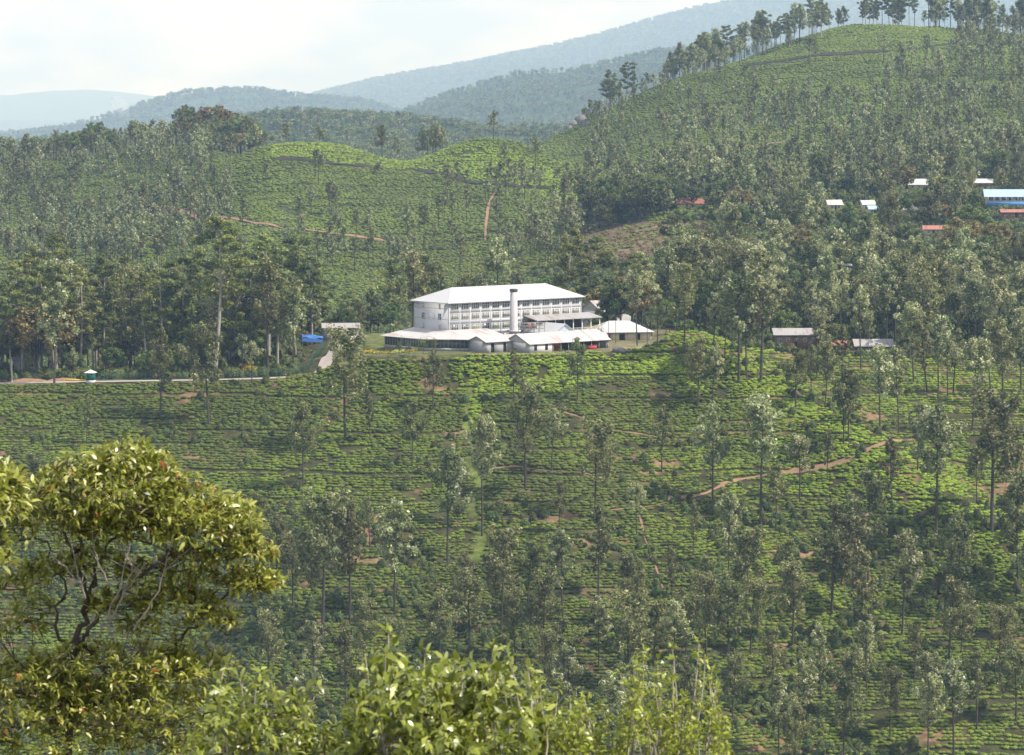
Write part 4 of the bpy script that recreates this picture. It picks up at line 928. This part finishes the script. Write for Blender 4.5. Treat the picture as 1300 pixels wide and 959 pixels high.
grove((235,335),(2060,2160),26,(18,30),['eucalyptus_tree','broadleaf_tree'],5); grove((85,135),(2050,2110),9,(14,22),['broadleaf_tree','eucalyptus_tree'],6)
grove((760,800),(2220,2300),4,(24,34),['eucalyptus_tree'],8)
grove((480,560),(1950,2040),9,(16,26),['silver_oak'],9); grove((-20,90),(2060,2110),8,(12,20),['silver_oak'],10)
# ---- labels and placement of the individual ones
cnt={}
ALL=SLOPE+BELT
hs_=sorted(HILL,key=lambda q:-(q[4]/q[3])); nso=sum(1 for q in ALL if q[0]=='silver_oak')+sum(1 for q in GROVE if q[0]=='silver_oak')
NH=max(0,296-nso); print('silver oaks near',nso,'eu',sum(1 for q in ALL+GROVE if q[0][0]=='e'),'br',sum(1 for q in ALL+GROVE if q[0][0]=='b'),'hill',len(HILL))
def zone(q):
    kd,p,x,y,h,u,v=q
    if q in SLOPE_SET:
        row='crest' if v<475 else 'upper tea slope' if v<590 else 'middle tea slope' if v<700 else 'lower tea slope' if v<800 else 'slope bottom'
        col='left of the lawn' if u<440 else 'below the lawn' if u<590 else 'below the sheds' if u<800 else 'right of the sheds' if u<960 else 'below the brown houses' if u<1120 else 'at far right'
        return row+' '+col
    if u<470 and y<1200: return ('road verge' if y<1032 else 'wood behind the road' if y<1080 else 'back of the wood')+(' left of the booth' if u<110 else ' right of the booth' if u<250 else ' near the road bend')
    if u<760 and y<1200: return 'ground behind the factory'
    if y<1200: return ('bank behind the hipped shed' if u<880 else 'belt left of the brown houses' if u<980 else 'belt around the brown houses' if u<1160 else 'belt at far right')
    if y<1350: return 'second row of the right belt'+(' left half' if u<1080 else ' right half')
    if u<890 and y>1500: return 'dark grove above the brown slope'
    return 'trees below the village' if y<1480 else 'trees around the village'
def zlabel(L, kindname):
    zs={}
    for q in L: zs.setdefault((q[0],zone(q)),[]).append(q)
    for (kd,zn),M in zs.items():
        M.sort(key=lambda q:q[5])
        for i,q in enumerate(M):
            nm={'silver_oak':'silver oak','eucalyptus_tree':'eucalyptus','broadleaf_tree':'broadleaf tree'}[kd]
            sz='tall' if q[4]>(25 if kd[0]=='s' else 30 if kd[0]=='e' else 15) else 'small' if q[4]<(16 if kd[0]=='s' else 20 if kd[0]=='e' else 10) else 'medium'
            tn=tone[q[1]%8] if kd[0]=='s' else 'layered dark' if kd[0]=='e' else ('rusty yellow' if q[1]%5==3 else 'dense green')
            q.append('%s %s %s, %s from left%s'%(sz,tn,nm,ordw(i),', '+zn))
SLOPE_SET=[]
class _S(list):
    def __contains__(s,q): return any(q is k for k in list.__iter__(s))
SLOPE_SET=_S(SLOPE)
_pool=sorted([(q[4]/q[3]*(1.35 if any(q is k for k in SLOPE) else 1),i,0) for i,q in enumerate(ALL) if q[0]=='silver_oak' and -30<q[5]<1330]+[(q[4]/q[3]*1.25,i,1) for i,q in enumerate(GROVE) if q[0]=='silver_oak']+[(q[4]/q[3],i,2) for i,q in enumerate(hs_)],reverse=True)
KEEP={0:set(),1:set(),2:set()}
for _,i,g in _pool[:296]: KEEP[g].add(i)
RESTQ=[q for i,q in enumerate(ALL) if q[0]=='silver_oak' and i not in KEEP[0]]+[q for i,q in enumerate(GROVE) if q[0]=='silver_oak' and i not in KEEP[1]]
GROVE=[q for i,q in enumerate(GROVE) if q[0]!='silver_oak' or i in KEEP[1]]; ALL=[q for i,q in enumerate(ALL) if q[0]!='silver_oak' or i in KEEP[0]]
HK=[q for i,q in enumerate(hs_) if i in KEEP[2]]; HR=[q for i,q in enumerate(hs_) if i not in KEEP[2]]
print('kept',len(KEEP[0]),len(KEEP[1]),len(KEEP[2]),'rest near',len(RESTQ))
zlabel(ALL,None)
for q in ALL:
    lab=q[7]; place_tree(q[0],q[1],q[2],q[3],q[4],lab,'tree',{'silver_oak':'silver oaks over the tea','eucalyptus_tree':'eucalyptus trees','broadleaf_tree':'broadleaf trees'}[q[0]])
for q in GROVE: place_tree(q[0],q[1],q[2],q[3],q[4],('hazy tree standing in the grove on the right hill skyline' if q[5]>700 else 'hazy tree on the crest of the middle hills, seen against the blue ridges'),'tree','trees on the hill crests '+('right' if q[5]>700 else 'left'))
for q in HK: place_tree('far_oak',q[1],q[2],q[3],q[4],'slender silver oak dotted over the %s tea hill behind the factory'%('right' if q[5]>720 else 'middle'),'tree','silver oaks on the %s hill'%('right' if q[5]>720 else 'middle'),name='silver_oak')
def joined(kind): 
    out=[]
    return out
def jproto(g,bark,leaf):
    tr,cr,h=g; m=joinMB(tr,cr); return m.mesh('tree',[bark,leaf])
FO=[jproto(silver_oak(200+i,H0=22,per=16,size=1.25,limbs=20,width=[3.9,4.6,3.4,4.2][i],start=[.4,.5,.3,.42][i]),m_bark,[m_silver,m_olive,m_olive,m_silver][i]) for i in range(4)]
rest=HR
if rest:
    A=np.array([[q[2],q[3],Hs(q[2],q[3]),q[4]] for q in rest]); scatter('distant_trees',A[:,:3],A[:,3]/22,R0.uniform(0,6.28,len(A)),FO,'mass of small trees scattered over the far tea hills','trees')
if RESTQ:
    NO=[]
    for i,(tr_h) in enumerate([24,27,22,25]):
        tr,cr,h=silver_oak(100+i,H0=tr_h,limbs=[28,32,25,30][i],width=[4.9,4.4,5.6,4.2][i],start=[.38,.45,.34,.42][i]); NO.append(joinMB(tr,cr).mesh('tree',[m_bark,[m_silver,m_silver,m_olive,m_silver][i]]))
    A=np.array([[q[2],q[3],Hs(q[2],q[3]),q[4]] for q in RESTQ]); scatter('woodland',A[:,:3],A[:,3]/24.5,R0.uniform(0,6.28,len(A)),NO,'woodland of further silver oaks filling the back of the tree belts','woodland')
def lumps(seed,mat):
    r=np.random.default_rng(seed); cl=[]; rd=[]
    for k in range(12): a=r.uniform(0,6.28); q=r.uniform(0,3.2); cl.append((math.cos(a)*q,math.sin(a)*q,r.uniform(2.5,9))); rd.append(r.uniform(1.2,2.3))
    m=MB(); m.tube([(0,0,-1),(0,0,8)],[.4,.15],5,0); tr=m; cr=crown_from(cl,rd,14,1.7,.6,r,.8); return joinMB(tr,cr).mesh('tree',[m_bark,mat])
FL=[lumps(500+i,[m_broad,m_olive,m_euc,m_broad][i]) for i in range(4)]
def far_forest():
    r=np.random.default_rng(31); n=120000; d=2560+(r.uniform(0,1,n)**1.4)*(26500-2560); u=r.uniform(-60,1360,n); x=(u-650)/F*d; z=H(x,d); uu,vv=proj(x,d,z)
    zz=H(x,d+60); keep=((zz-z)/60>-.2)&(vv<260)&(vv>-40)&(fbm(x/160,d/160,33)>-.16)
    s=r.uniform(.9,1.6,n)*(.9+2.0*sstep(5000,24000,d)); scatter('distant_forest',np.stack([x,d,z],1)[keep],s[keep],r.uniform(0,6.28,keep.sum()),FL,'hazy forest covering the blue ridges in the distance','forest'); print('forest',keep.sum())
far_forest()
def undergrowth():
    r=np.random.default_rng(41); P_=[]; 
    n=26000; d=r.uniform(1012,1750,n); u=r.uniform(-60,1350,n); x=(u-650)/F*d; z=H(x,d); uu,vv=proj(x,d,z)
    k=((u<455)&(d<1400))|((u>455)&(d>1085)&(d<1500))|((u>860)&(d>1092)); k&=~((u<455)&(u>380)&(d<1085)); k&=padw(x,d)<.05
    rd,_=segdist(x,d,ROAD); k&=rd>6.5; k&=fbm(x/12,d/12,43)>-.22
    k&=~((uu>725)&(uu<905)&(vv>280)&(vv<332))
    for h in HOUSES: k&=~((np.abs(x-h[2]-h[4]/2)<h[4]/2+2)&(d>h[3]-9)&(d<h[3]+8))
    scatter('undergrowth',np.stack([x,d,z],1)[k],(r.uniform(1.3,3.4,n))[k],r.uniform(0,6.28,k.sum()),[bush_proto(60+i,leafs=170,mat=m_brush,size=.24,flat=1.0,r=.6) for i in range(4)],'mixed undergrowth filling the ground beneath the tree belts','undergrowth'); print('under',k.sum())
    # weeds among the lower slope and at the crest
    n=9000; d=r.uniform(780,1000,n); u=r.uniform(-60,1350,n); x=(u-650)/F*d; z=H(x,d); uu,vv=proj(x,d,z); k=(fbm(x/16,d/16,47)>.02)&((vv>640)|(r.random(n)<.25)); k&=padw(x,d)<.05
    scatter('scrub',np.stack([x,d,z],1)[k],(r.uniform(.9,2.4,n))[k],r.uniform(0,6.28,k.sum()),[bush_proto(70+i,leafs=150,mat=m_brush,size=.26,flat=1.1,r=.55) for i in range(3)],'loose scrub growing between the tea bushes','scrub')
    # rough plants on the brown cut slope behind
    n=5000; u=r.uniform(440,925,n); d=r.uniform(1250,1640,n); x=(u-650)/F*d; z=H(x,d); uu,vv=proj(x,d,z); k=(vv>285)&(vv<355)
    scatter('dry_scrub',np.stack([x,d,z],1)[k],(r.uniform(.6,1.4,n))[k],r.uniform(0,6.28,k.sum()),[bush_proto(80+i,leafs=90,mat=m_warm,size=.3,flat=.7,r=.6) for i in range(3)],'dry brown scrub on the cleared terraces behind the factory','scrub')
undergrowth()
# banana plants and small ornamental shrubs around the factory
def leafy(name,label,u,d,h,mat,n,length,seed,cat='plant',z=None,group=None):
    x=at_px(u,d); r=np.random.default_rng(seed); e=empty(name,(x,d,Hs(x,d) if z is None else z),0,label,cat,group); st=MB(); st.tube([(0,0,-.3),(.05,.05,h*.5)],[.16,.1],6); part('stem',st,m_bead,e)
    m=MB()
    for k in range(n):
        a=r.uniform(0,6.28); el=r.uniform(.5,1.3); t=np.linspace(0,1,6); dirx=math.cos(a); diry=math.sin(a); hor=length*math.cos(el)*t; zz=h*.45+length*math.sin(el)*t-length*.45*t**2.2
        c=np.stack([dirx*hor,diry*hor,zz],1); wd=(np.sin(t*math.pi*.92+.15)*length*.13)[:,None]; s=np.array([-diry,dirx,0]); V=np.vstack([c-s*wd,c+s*wd]); I=[(i,i+1,i+7,i+6) for i in range(5)]; m.add(V,I,0,r.uniform(.2,1))
    part('leaves',m,mat,e)
for i,(u,d,h) in enumerate([(757,1092,7),(764,1095,6),(498,1075,5),(858,1068,5),(868,1064,6),(846,1064,5),(395,1038,4)]):
    leafy('banana_plant','%s banana plant from the left with long arching leaves'%ORD[i],u,d,h,m_bead,12,h*.55,600+i,group='banana plants')
def small_tree(name,label,u,d,h,mat,seed,cat='shrub',w=.38,group=None):
    x=at_px(u,d); r=np.random.default_rng(seed); e=empty(name,(x,d,Hs(x,d)),0,label,cat,group); st=MB(); st.tube([(0,0,-.3),(.05,0,h*.4),(.1,.1,h*.8)],[.09,.07,.02],5); part('stem',st,m_bark,e)
    cl=[(r.normal(0,h*w*.35),r.normal(0,h*w*.35),h*r.uniform(.42,.95)) for k in range(14)]; part('foliage',crown_from(cl,h*.13,40,.3,.5,r),mat,e)
for i,(u,d,h,m) in enumerate([(506,986,4.2,m_broad),(519,985,4.0,m_broad),(537,988,5.5,m_broad),(551,989,5.2,m_broad),(537,983,2.2,m_broad),(462,1030,3.5,m_broad),(585,982,2.0,m_broad)]):
    small_tree('ornamental_tree','%s small green ornamental tree from the left by the lawn edge'%ORD[i],u,d,h,m,700+i,group='ornamental trees by the lawn')
for i,(u,d,h) in enumerate([(752,1050,5.0),(760,1052,5.5),(767,1056,4.2)]): small_tree('croton_shrub','%s yellow shrub from the left beside the balcony stairs'%ORD[i],u,d,h,m_yell,720+i,w=.6,group='yellow shrubs')
small_tree('croton_shrub','yellow flowering shrub behind the green fence',315,1014,5,m_yell,731,w=.5); small_tree('croton_shrub','yellow-leaved shrub at the inner bend of the road',420,1016,2.2,m_yell,732,w=.9)
for i,(u,d,h) in enumerate([(745,1044,4.5),(755,1045,4.8),(749,1040,4),(762,1047,4.2)]): small_tree('green_shrub','%s bright green shrub from the left on the bank by the stairs'%ORD[i],u,d,h,m_fgy,740+i,w=.7,group='green shrubs by the stairs')
#@FOREGROUND
def leaf_mesh(mb, tips, dirs, L, rng, wr=.3, per=8, tintf=None, red=.03, fold=.25):
    """rosettes of folded, pointed leaves at twig tips"""
    n=len(tips); idx=np.repeat(np.arange(n),per); k=len(idx); T=tips[idx]+rng.normal(0,.012,(k,3)); D=dirs[idx]
    rnd=rng.normal(size=(k,3)); a=D*.45+rnd*.62+np.array([0,0,-.30]); a/=np.linalg.norm(a,axis=1)[:,None]
    ref=rng.normal(size=(k,3))*.45+np.array([0,-.1,1.0]); s=np.cross(a,ref); s/=np.linalg.norm(s,axis=1)[:,None]; nn=np.cross(s,a)
    l=(L*rng.uniform(.55,1.2,k))[:,None]; w=l*wr*.5
    base=T+a*l*.08; mid=T+a*l*.55+nn*l*.05; tip=T+a*l*1.05-nn*l*.10+np.array([0,0,-1])*l*.06
    q1=T+a*l*.36; lf=q1+s*w+nn*w*fold; rt=q1-s*w+nn*w*fold; q2=T+a*l*.75; lf2=q2+s*w*.72+nn*w*fold; rt2=q2-s*w*.72+nn*w*fold
    V=np.stack([base,lf,lf2,tip,rt2,rt,mid],1).reshape(-1,3); b=np.arange(k)*7
    Q=np.vstack([np.stack([b,b+1,b+2,b+6],1),np.stack([b+6,b+2,b+3,b+4],1),np.stack([b,b+6,b+4,b+5],1)])
    t=np.clip(rng.normal(.42,.27,k),0,.92); t=np.where(rng.random(k)<red,.98,t); mb.add(V,Q,0,np.tile(t,3)); return mb
def pw(u,v,d): return np.array([float(q) for q in P(u,v,d)])
def limb(mb, pts, r0, r1, k=7, sub=5, wob=.02, rng=R0):
    p=np.array([pw(*q) for q in pts]); t=np.linspace(0,len(p)-1,(len(p)-1)*sub+1); 
    # catmull-rom
    out=[]
    for tt in t:
        i=min(int(tt),len(p)-2); f=tt-i; a,b,c,d=p[max(i-1,0)],p[i],p[i+1],p[min(i+2,len(p)-1)]
        out.append(.5*((2*b)+(c-a)*f+(2*a-5*b+4*c-d)*f*f+(3*b-a-3*c+d)*f**3))
    out=np.array(out); out[1:-1]+=rng.normal(0,wob,(len(out)-2,3)); mb.tube(out,np.linspace(r0,r1,len(out)),k,0); return out
def fg_tree(name,label,D,lobes,limbs,leafL,mat,seed,nclu,twigmat,cat,wr=.3,per=8,red=.008,root=None,base_pts=None,barkm=None):
    """lobes: (u,v,ru,rv,rd[m],weight) ellipsoids of the crown; limbs: px polylines with radii"""
    r=np.random.default_rng(seed); o=pw(*root); e=empty(name,tuple(o),0,label,cat)
    bm=MB(); nodes_=[]
    for pts,r0,r1 in limbs:
        q=limb(bm,pts,r0,r1,rng=r); nodes_.append(q[len(q)//3:] if len(nodes_)==0 else q)
    nd=np.vstack(nodes_); s=D/F; W=np.array([l[5] for l in lobes],float); W/=W.sum(); tips=[]; dirs=[]
    for (u,v,ru,rv,rd,w),c in zip(lobes,r.multinomial(nclu,W)):
        ce=pw(u,v,D); d=r.normal(size=(c,3)); d/=np.linalg.norm(d,axis=1)[:,None]; d[:,2]=np.where(d[:,2]<-.3,-d[:,2]*.6,d[:,2])
        k=r.uniform(.35,1,c)**.45; k*=1+.22*fbm(d[:,0]*3+u,d[:,2]*3+d[:,1]*2,seed,2)*2
        tips.append(ce+d*k[:,None]*np.array([ru*s,rd,rv*s])); dirs.append(d*.7+np.array([0,0,.7]))
    tips=np.vstack(tips); dirs=np.vstack(dirs); dirs/=np.linalg.norm(dirs,axis=1)[:,None]
    tw=MB()
    for i in range(len(tips)):
        dist=np.linalg.norm(nd-tips[i],axis=1); j=int(np.argmin(dist+ (nd[:,2]>tips[i][2])*.25)); a=nd[j]; b=tips[i]; m=(a+b)/2+r.normal(0,.04,3)-np.array([0,0,.03]); rr=min(.009,.003+.006*dist[j])
        tw.tube([a,m*.7+b*.3,b],[rr,rr*.7,.0025],4)
        if i%3==0: nd=np.vstack([nd,(m*.7+b*.3)[None]])
    for mbb in (bm,tw): mbb.v=[v-o for v in mbb.v]
    part('trunk',bm,barkm or m_fgbark,e,smooth=True); part('twigs',tw,twigmat,e)
    lm=MB(); leaf_mesh(lm,tips-o,dirs,leafL,r,wr,per,red=red); part('leaves',lm,mat,e); return e
D1=27.0; RZ=1260
fg_tree('foreground_tree','large leafy tree with dark twisting branches filling the lower left corner',D1,
 [(140,625,108,58,.75,11),(75,665,85,52,.7,7),(215,665,85,52,.65,8),(150,668,70,30,.5,3),(268,668,66,42,.6,5),(308,705,42,36,.4,3),(320,742,36,26,.3,2.0),(165,590,65,28,.5,3),(60,725,40,20,.4,1.0),(112,715,50,20,.4,1.2),(185,735,42,26,.4,1.3),(245,712,40,20,.4,1.2),(150,770,50,20,.4,1.0),(20,745,30,18,.4,.7),(40,770,30,14,.3,.6),
  (225,765,58,24,.4,2.6),(270,790,40,26,.4,1.6),(255,735,30,18,.3,.6),(150,850,120,40,.6,6),(40,862,80,34,.6,4),(240,860,60,50,.5,2.2),(60,905,130,60,.8,8),(170,905,120,60,.8,7),(100,950,170,50,.8,6),(340,745,18,14,.2,.7),(20,800,40,30,.3,1.2),(185,800,40,22,.3,1.0)],
 [([(95,1150,D1),(90,1000,D1),(92,880,D1),(95,810,D1),(108,770,D1),(100,715,D1),(88,690,D1+.1),(70,650,D1+.2)],.04,.010),
  ([(100,820,D1),(112,800,D1-.05),(155,750,D1-.2),(195,722,D1-.3),(212,700,D1-.3),(230,680,D1-.2),(262,668,D1-.1)],.022,.008),
  ([(108,780,D1),(118,740,D1+.1),(130,710,D1+.2),(150,670,D1+.2),(150,620,D1+.2)],.018,.007),
  ([(95,810,D1),(150,860,D1+.1),(210,822,D1+.2),(250,790,D1+.2),(300,740,D1+.1),(330,735,D1)],.018,.006),
  ([(90,830,D1),(72,790,D1-.1),(80,750,D1-.1),(60,700,D1-.1),(40,670,D1)],.016,.006),
  ([(205,715,D1-.3),(230,700,D1-.2),(275,690,D1-.1),(305,705,D1)],.014,.006),
  ([(92,900,D1),(50,870,D1-.2),(20,840,D1-.2)],.03,.008),([(92,900,D1),(160,880,D1-.3),(230,850,D1-.2)],.03,.008),([(118,745,D1+.1),(108,700,D1),(105,650,D1-.1)],.018,.006)],
 0.088,m_fg,801,3100,m_fgbark,'tree',wr=.33,per=8,root=(95,1150,D1))
def dead_twigs():
    r=np.random.default_rng(5); o=pw(150,800,D1-.4); e=empty('dead_branches',tuple(o),0,'bare pale grey dead twigs spreading inside the big foreground tree','branches'); m=MB()
    for (a,b) in (((128,800),(165,690)),((140,790),(185,715)),((108,760),(90,690)),((150,770),(178,700)),((100,740),(60,700)),((175,730),(160,705)),((140,745),(118,690)),((170,800),(215,700))):
        q=limb(m,[(a[0],a[1],D1-.45),((a[0]+b[0])/2+r.uniform(-8,8),(a[1]+b[1])/2,D1-.5),(b[0],b[1],D1-.45)],.009,.003,k=5,rng=r,wob=.008)
        for k in range(4):
            s=q[r.integers(3,len(q))]; m.tube([s,s+np.array([r.normal(0,.1),r.normal(0,.05),r.uniform(.05,.2)])],[.004,.002],4)
    m.v=[v-o for v in m.v]; part('twigs',m,m_twig,e)
dead_twigs()
fg_tree('foreground_tree','tree crown with pale green leaves cut by the left edge',25.0,[(-25,640,58,50,.6,5),(-45,700,60,50,.5,3),(5,625,30,28,.3,1)],[([(-90,1150,25),(-85,900,25),(-60,760,25),(-30,680,25),(0,640,25)],.06,.01)],.10,m_fg,805,330,m_fgbark,'tree',wr=.34,root=(-90,1150,25))
def shoot_bush(name,label,D,env,n,leafL,mat,seed,wr,twigmat,root,per=9,nros=4,jd=.5,low=.55):
    """many upright shoots from one root, each carrying leaf rosettes; env = top outline (u,v)"""
    r=np.random.default_rng(seed); o=pw(*root); e=empty(name,tuple(o),0,label,'shrub'); eu=[q[0] for q in env]; ev=[q[1] for q in env]; s=D/F
    tw=MB(); tips=[]; dirs=[]; mid=[pw(np.interp(k,[0,6],[eu[0]+30,eu[-1]-30]),1010,D)+np.array([0,r.normal(0,.15),0]) for k in range(7)]
    for q in mid: tw.tube([o,(o+q)/2+np.array([0,0,-.1]),q],[.03,.022,.014],6)
    for k in range(n):
        u=r.uniform(eu[0],eu[-1]); top=np.interp(u,eu,ev)+abs(r.normal(0,1))*16+(r.random()**1.5)*(1005-np.interp(u,eu,ev))*low
        t=pw(u,top,D)+np.array([0,r.normal(0,jd),0]); b=min(mid,key=lambda q:abs(q[0]-t[0])+r.uniform(0,.4)); c=(b+t)/2+r.normal(0,.05,3)*np.array([1.5,1,.5])
        tt=np.linspace(0,1,6)[:,None]; P_=(1-tt)**2*b+2*tt*(1-tt)*c+tt**2*t; tw.tube(P_,np.linspace(.008,.0028,6),5)
        d=P_[-1]-P_[-3]; d/=np.linalg.norm(d)
        for q in range(nros): f=1-.11*q*r.uniform(.7,1.3); i_=f*5; a=int(min(i_,4)); p=P_[a]+(P_[a+1]-P_[a])*(i_-a); tips.append(p+r.normal(0,.02,3)*(q>0)); dirs.append(d+r.normal(0,.25,3)+np.array([0,0,.5]))
    tips=np.array(tips); dirs=np.array(dirs); dirs/=np.linalg.norm(dirs,axis=1)[:,None]; tw.v=[v-o for v in tw.v]; part('twigs',tw,twigmat,e)
    lm=MB(); leaf_mesh(lm,tips-o,dirs,leafL,r,wr,per,red=0); part('leaves',lm,mat,e); return e
shoot_bush('foreground_shrub','big glossy-leaved shrub at bottom centre with pale twigs',18.5,[(432,925),(445,872),(470,838),(500,820),(520,838),(540,808),(565,835),(600,828),(620,850),(640,815),(660,850),(680,880),(700,950)],120,.092,m_fgd,811,.38,m_twig,(565,1120,18.5))
shoot_bush('foreground_shrub','bright yellow-green small-leaved shrub right of bottom centre',22.0,[(660,830),(672,812),(690,875),(715,892),(740,872),(770,882),(800,832),(830,830),(850,845),(885,825),(905,822),(915,880),(928,940)],120,.052,m_fgy,815,.45,m_twig,(800,1130,22.0),nros=5)
shoot_bush('foreground_shrub','pale-leaved shrub tips poking up between big tree and glossy shrub',19.5,[(245,920),(268,875),(290,850),(320,865),(345,878),(375,862),(400,868),(425,900),(440,950)],70,.085,m_fgd,819,.32,m_twig,(345,1120,19.5))
#@LIGHT
def smoke():
    m,nt,ns,ln=nodes('smoke'); o=N(ns,'ShaderNodeOutputMaterial'); v=N(ns,'ShaderNodeVolumePrincipled'); v.inputs['Density'].default_value=.006; v.inputs['Color'].default_value=(.95,.96,1,1); ln.new(v.outputs[0],o.inputs['Volume'])
    mb=MB(); q=[np.array([float(k) for k in P(u,vv,7600)]) for u,vv in ((164,153),(161,147),(157,141),(152,135),(147,129),(142,125))]; mb.tube(q,[3,10,17,24,20,6],12); o=link('smoke',mb.mesh('smoke',m,True)); tag(o,'thin white smoke rising from the hazy valley at far left','smoke',kind='stuff')
smoke()
def air():
    m,nt,ns,ln=nodes('air'); o=N(ns,'ShaderNodeOutputMaterial'); v=N(ns,'ShaderNodeVolumePrincipled'); v.inputs['Density'].default_value=HAZE; v.inputs['Color'].default_value=(.47,.69,1.0,1); v.inputs['Absorption Color'].default_value=(1,1,1,1); v.inputs['Anisotropy'].default_value=0
    ln.new(v.outputs[0],o.inputs['Volume']); mb=MB(); mb.box((0,23500,500),(40000,47500,2700)); tag(link('haze',mb.mesh('haze',m)),'thin bluish haze filling the air over the hills','haze',kind='stuff')
HAZE=.00006
air()
SUN_EL=math.radians(53); SUN_AZ=math.atan2(-.28,.95)   # direction towards the sun in the xy plane
w=bpy.data.worlds.new('World'); SC.world=w; w.use_nodes=True; nt=w.node_tree; ns=nt.nodes; ns.clear(); ln=nt.links
o=N(ns,'ShaderNodeOutputWorld'); bg=N(ns,'ShaderNodeBackground'); ln.new(bg.outputs[0],o.inputs[0]); bg.inputs[1].default_value=.11
sky=N(ns,'ShaderNodeTexSky'); sky.sky_type='NISHITA'; sky.sun_disc=False; sky.sun_elevation=SUN_EL; sky.sun_rotation=math.pi/2-SUN_AZ; sky.altitude=1800; sky.dust_density=2.5
tc=N(ns,'ShaderNodeTexCoord'); mp=N(ns,'ShaderNodeMapping'); mp.inputs['Scale'].default_value=(1,1,2.6); ln.new(tc.outputs['Generated'],mp.inputs[0])
nz=N(ns,'ShaderNodeTexNoise'); nz.inputs['Scale'].default_value=7.0; nz.inputs['Detail'].default_value=7; nz.inputs['Roughness'].default_value=.55; ln.new(mp.outputs[0],nz.inputs['Vector'])
r=N(ns,'ShaderNodeValToRGB'); r.color_ramp.elements[0].position=.28; r.color_ramp.elements[0].color=(.8,.8,.8,1); r.color_ramp.elements[1].position=.6; ln.new(nz.outputs['Fac'],r.inputs[0])
mx=N(ns,'ShaderNodeMixRGB'); ln.new(r.outputs[0],mx.inputs[0]); ln.new(sky.outputs[0],mx.inputs[1]); n3=N(ns,'ShaderNodeTexNoise'); n3.inputs['Scale'].default_value=16; n3.inputs['Detail'].default_value=8; ln.new(mp.outputs[0],n3.inputs['Vector']); r3=N(ns,'ShaderNodeValToRGB'); ln.new(n3.outputs['Fac'],r3.inputs[0])
r3.color_ramp.elements[0].position=.42; r3.color_ramp.elements[0].color=(.47,.55,.70,1); r3.color_ramp.elements[1].position=.58; r3.color_ramp.elements[1].color=(.95,.945,.95,1)
mv=N(ns,'ShaderNodeMixRGB'); mv.blend_type='MULTIPLY'; mv.inputs[0].default_value=1; ln.new(r3.outputs[0],mv.inputs[1]); mv.inputs[2].default_value=(7.5,7.5,7.6,1); ln.new(mv.outputs[0],mx.inputs[2]); ln.new(mx.outputs[0],bg.inputs[0])
sl=bpy.data.lights.new('sun','SUN'); sl.energy=4.9; sl.angle=math.radians(.5); sl.color=(1,.95,.86); so=bpy.data.objects.new('sun',sl); COL.objects.link(so)
dv=Vector((math.cos(SUN_EL)*math.cos(SUN_AZ),math.cos(SUN_EL)*math.sin(SUN_AZ),math.sin(SUN_EL))); so.rotation_euler=dv.to_track_quat('Z','Y').to_euler()
cd=bpy.data.cameras.new('camera'); cd.sensor_width=36; cd.lens=36*F/1300; cd.clip_start=.5; cd.clip_end=80000; cam=bpy.data.objects.new('camera',cd); COL.objects.link(cam)
cam.location=(0,0,0); cam.rotation_euler=(math.pi/2-TH,0,0); SC.camera=cam
cd.dof.use_dof=True; cd.dof.focus_distance=900; cd.dof.aperture_fstop=11
SC.view_settings.view_transform='Standard'; SC.view_settings.look='None'; SC.view_settings.gamma=1; SC.view_settings.exposure=0.46
SC.cycles.max_bounces=6; SC.cycles.volume_bounces=2; SC.cycles.transparent_max_bounces=8; SC.cycles.diffuse_bounces=3; SC.cycles.use_denoising=True
SC.cycles.volume_step_rate=10
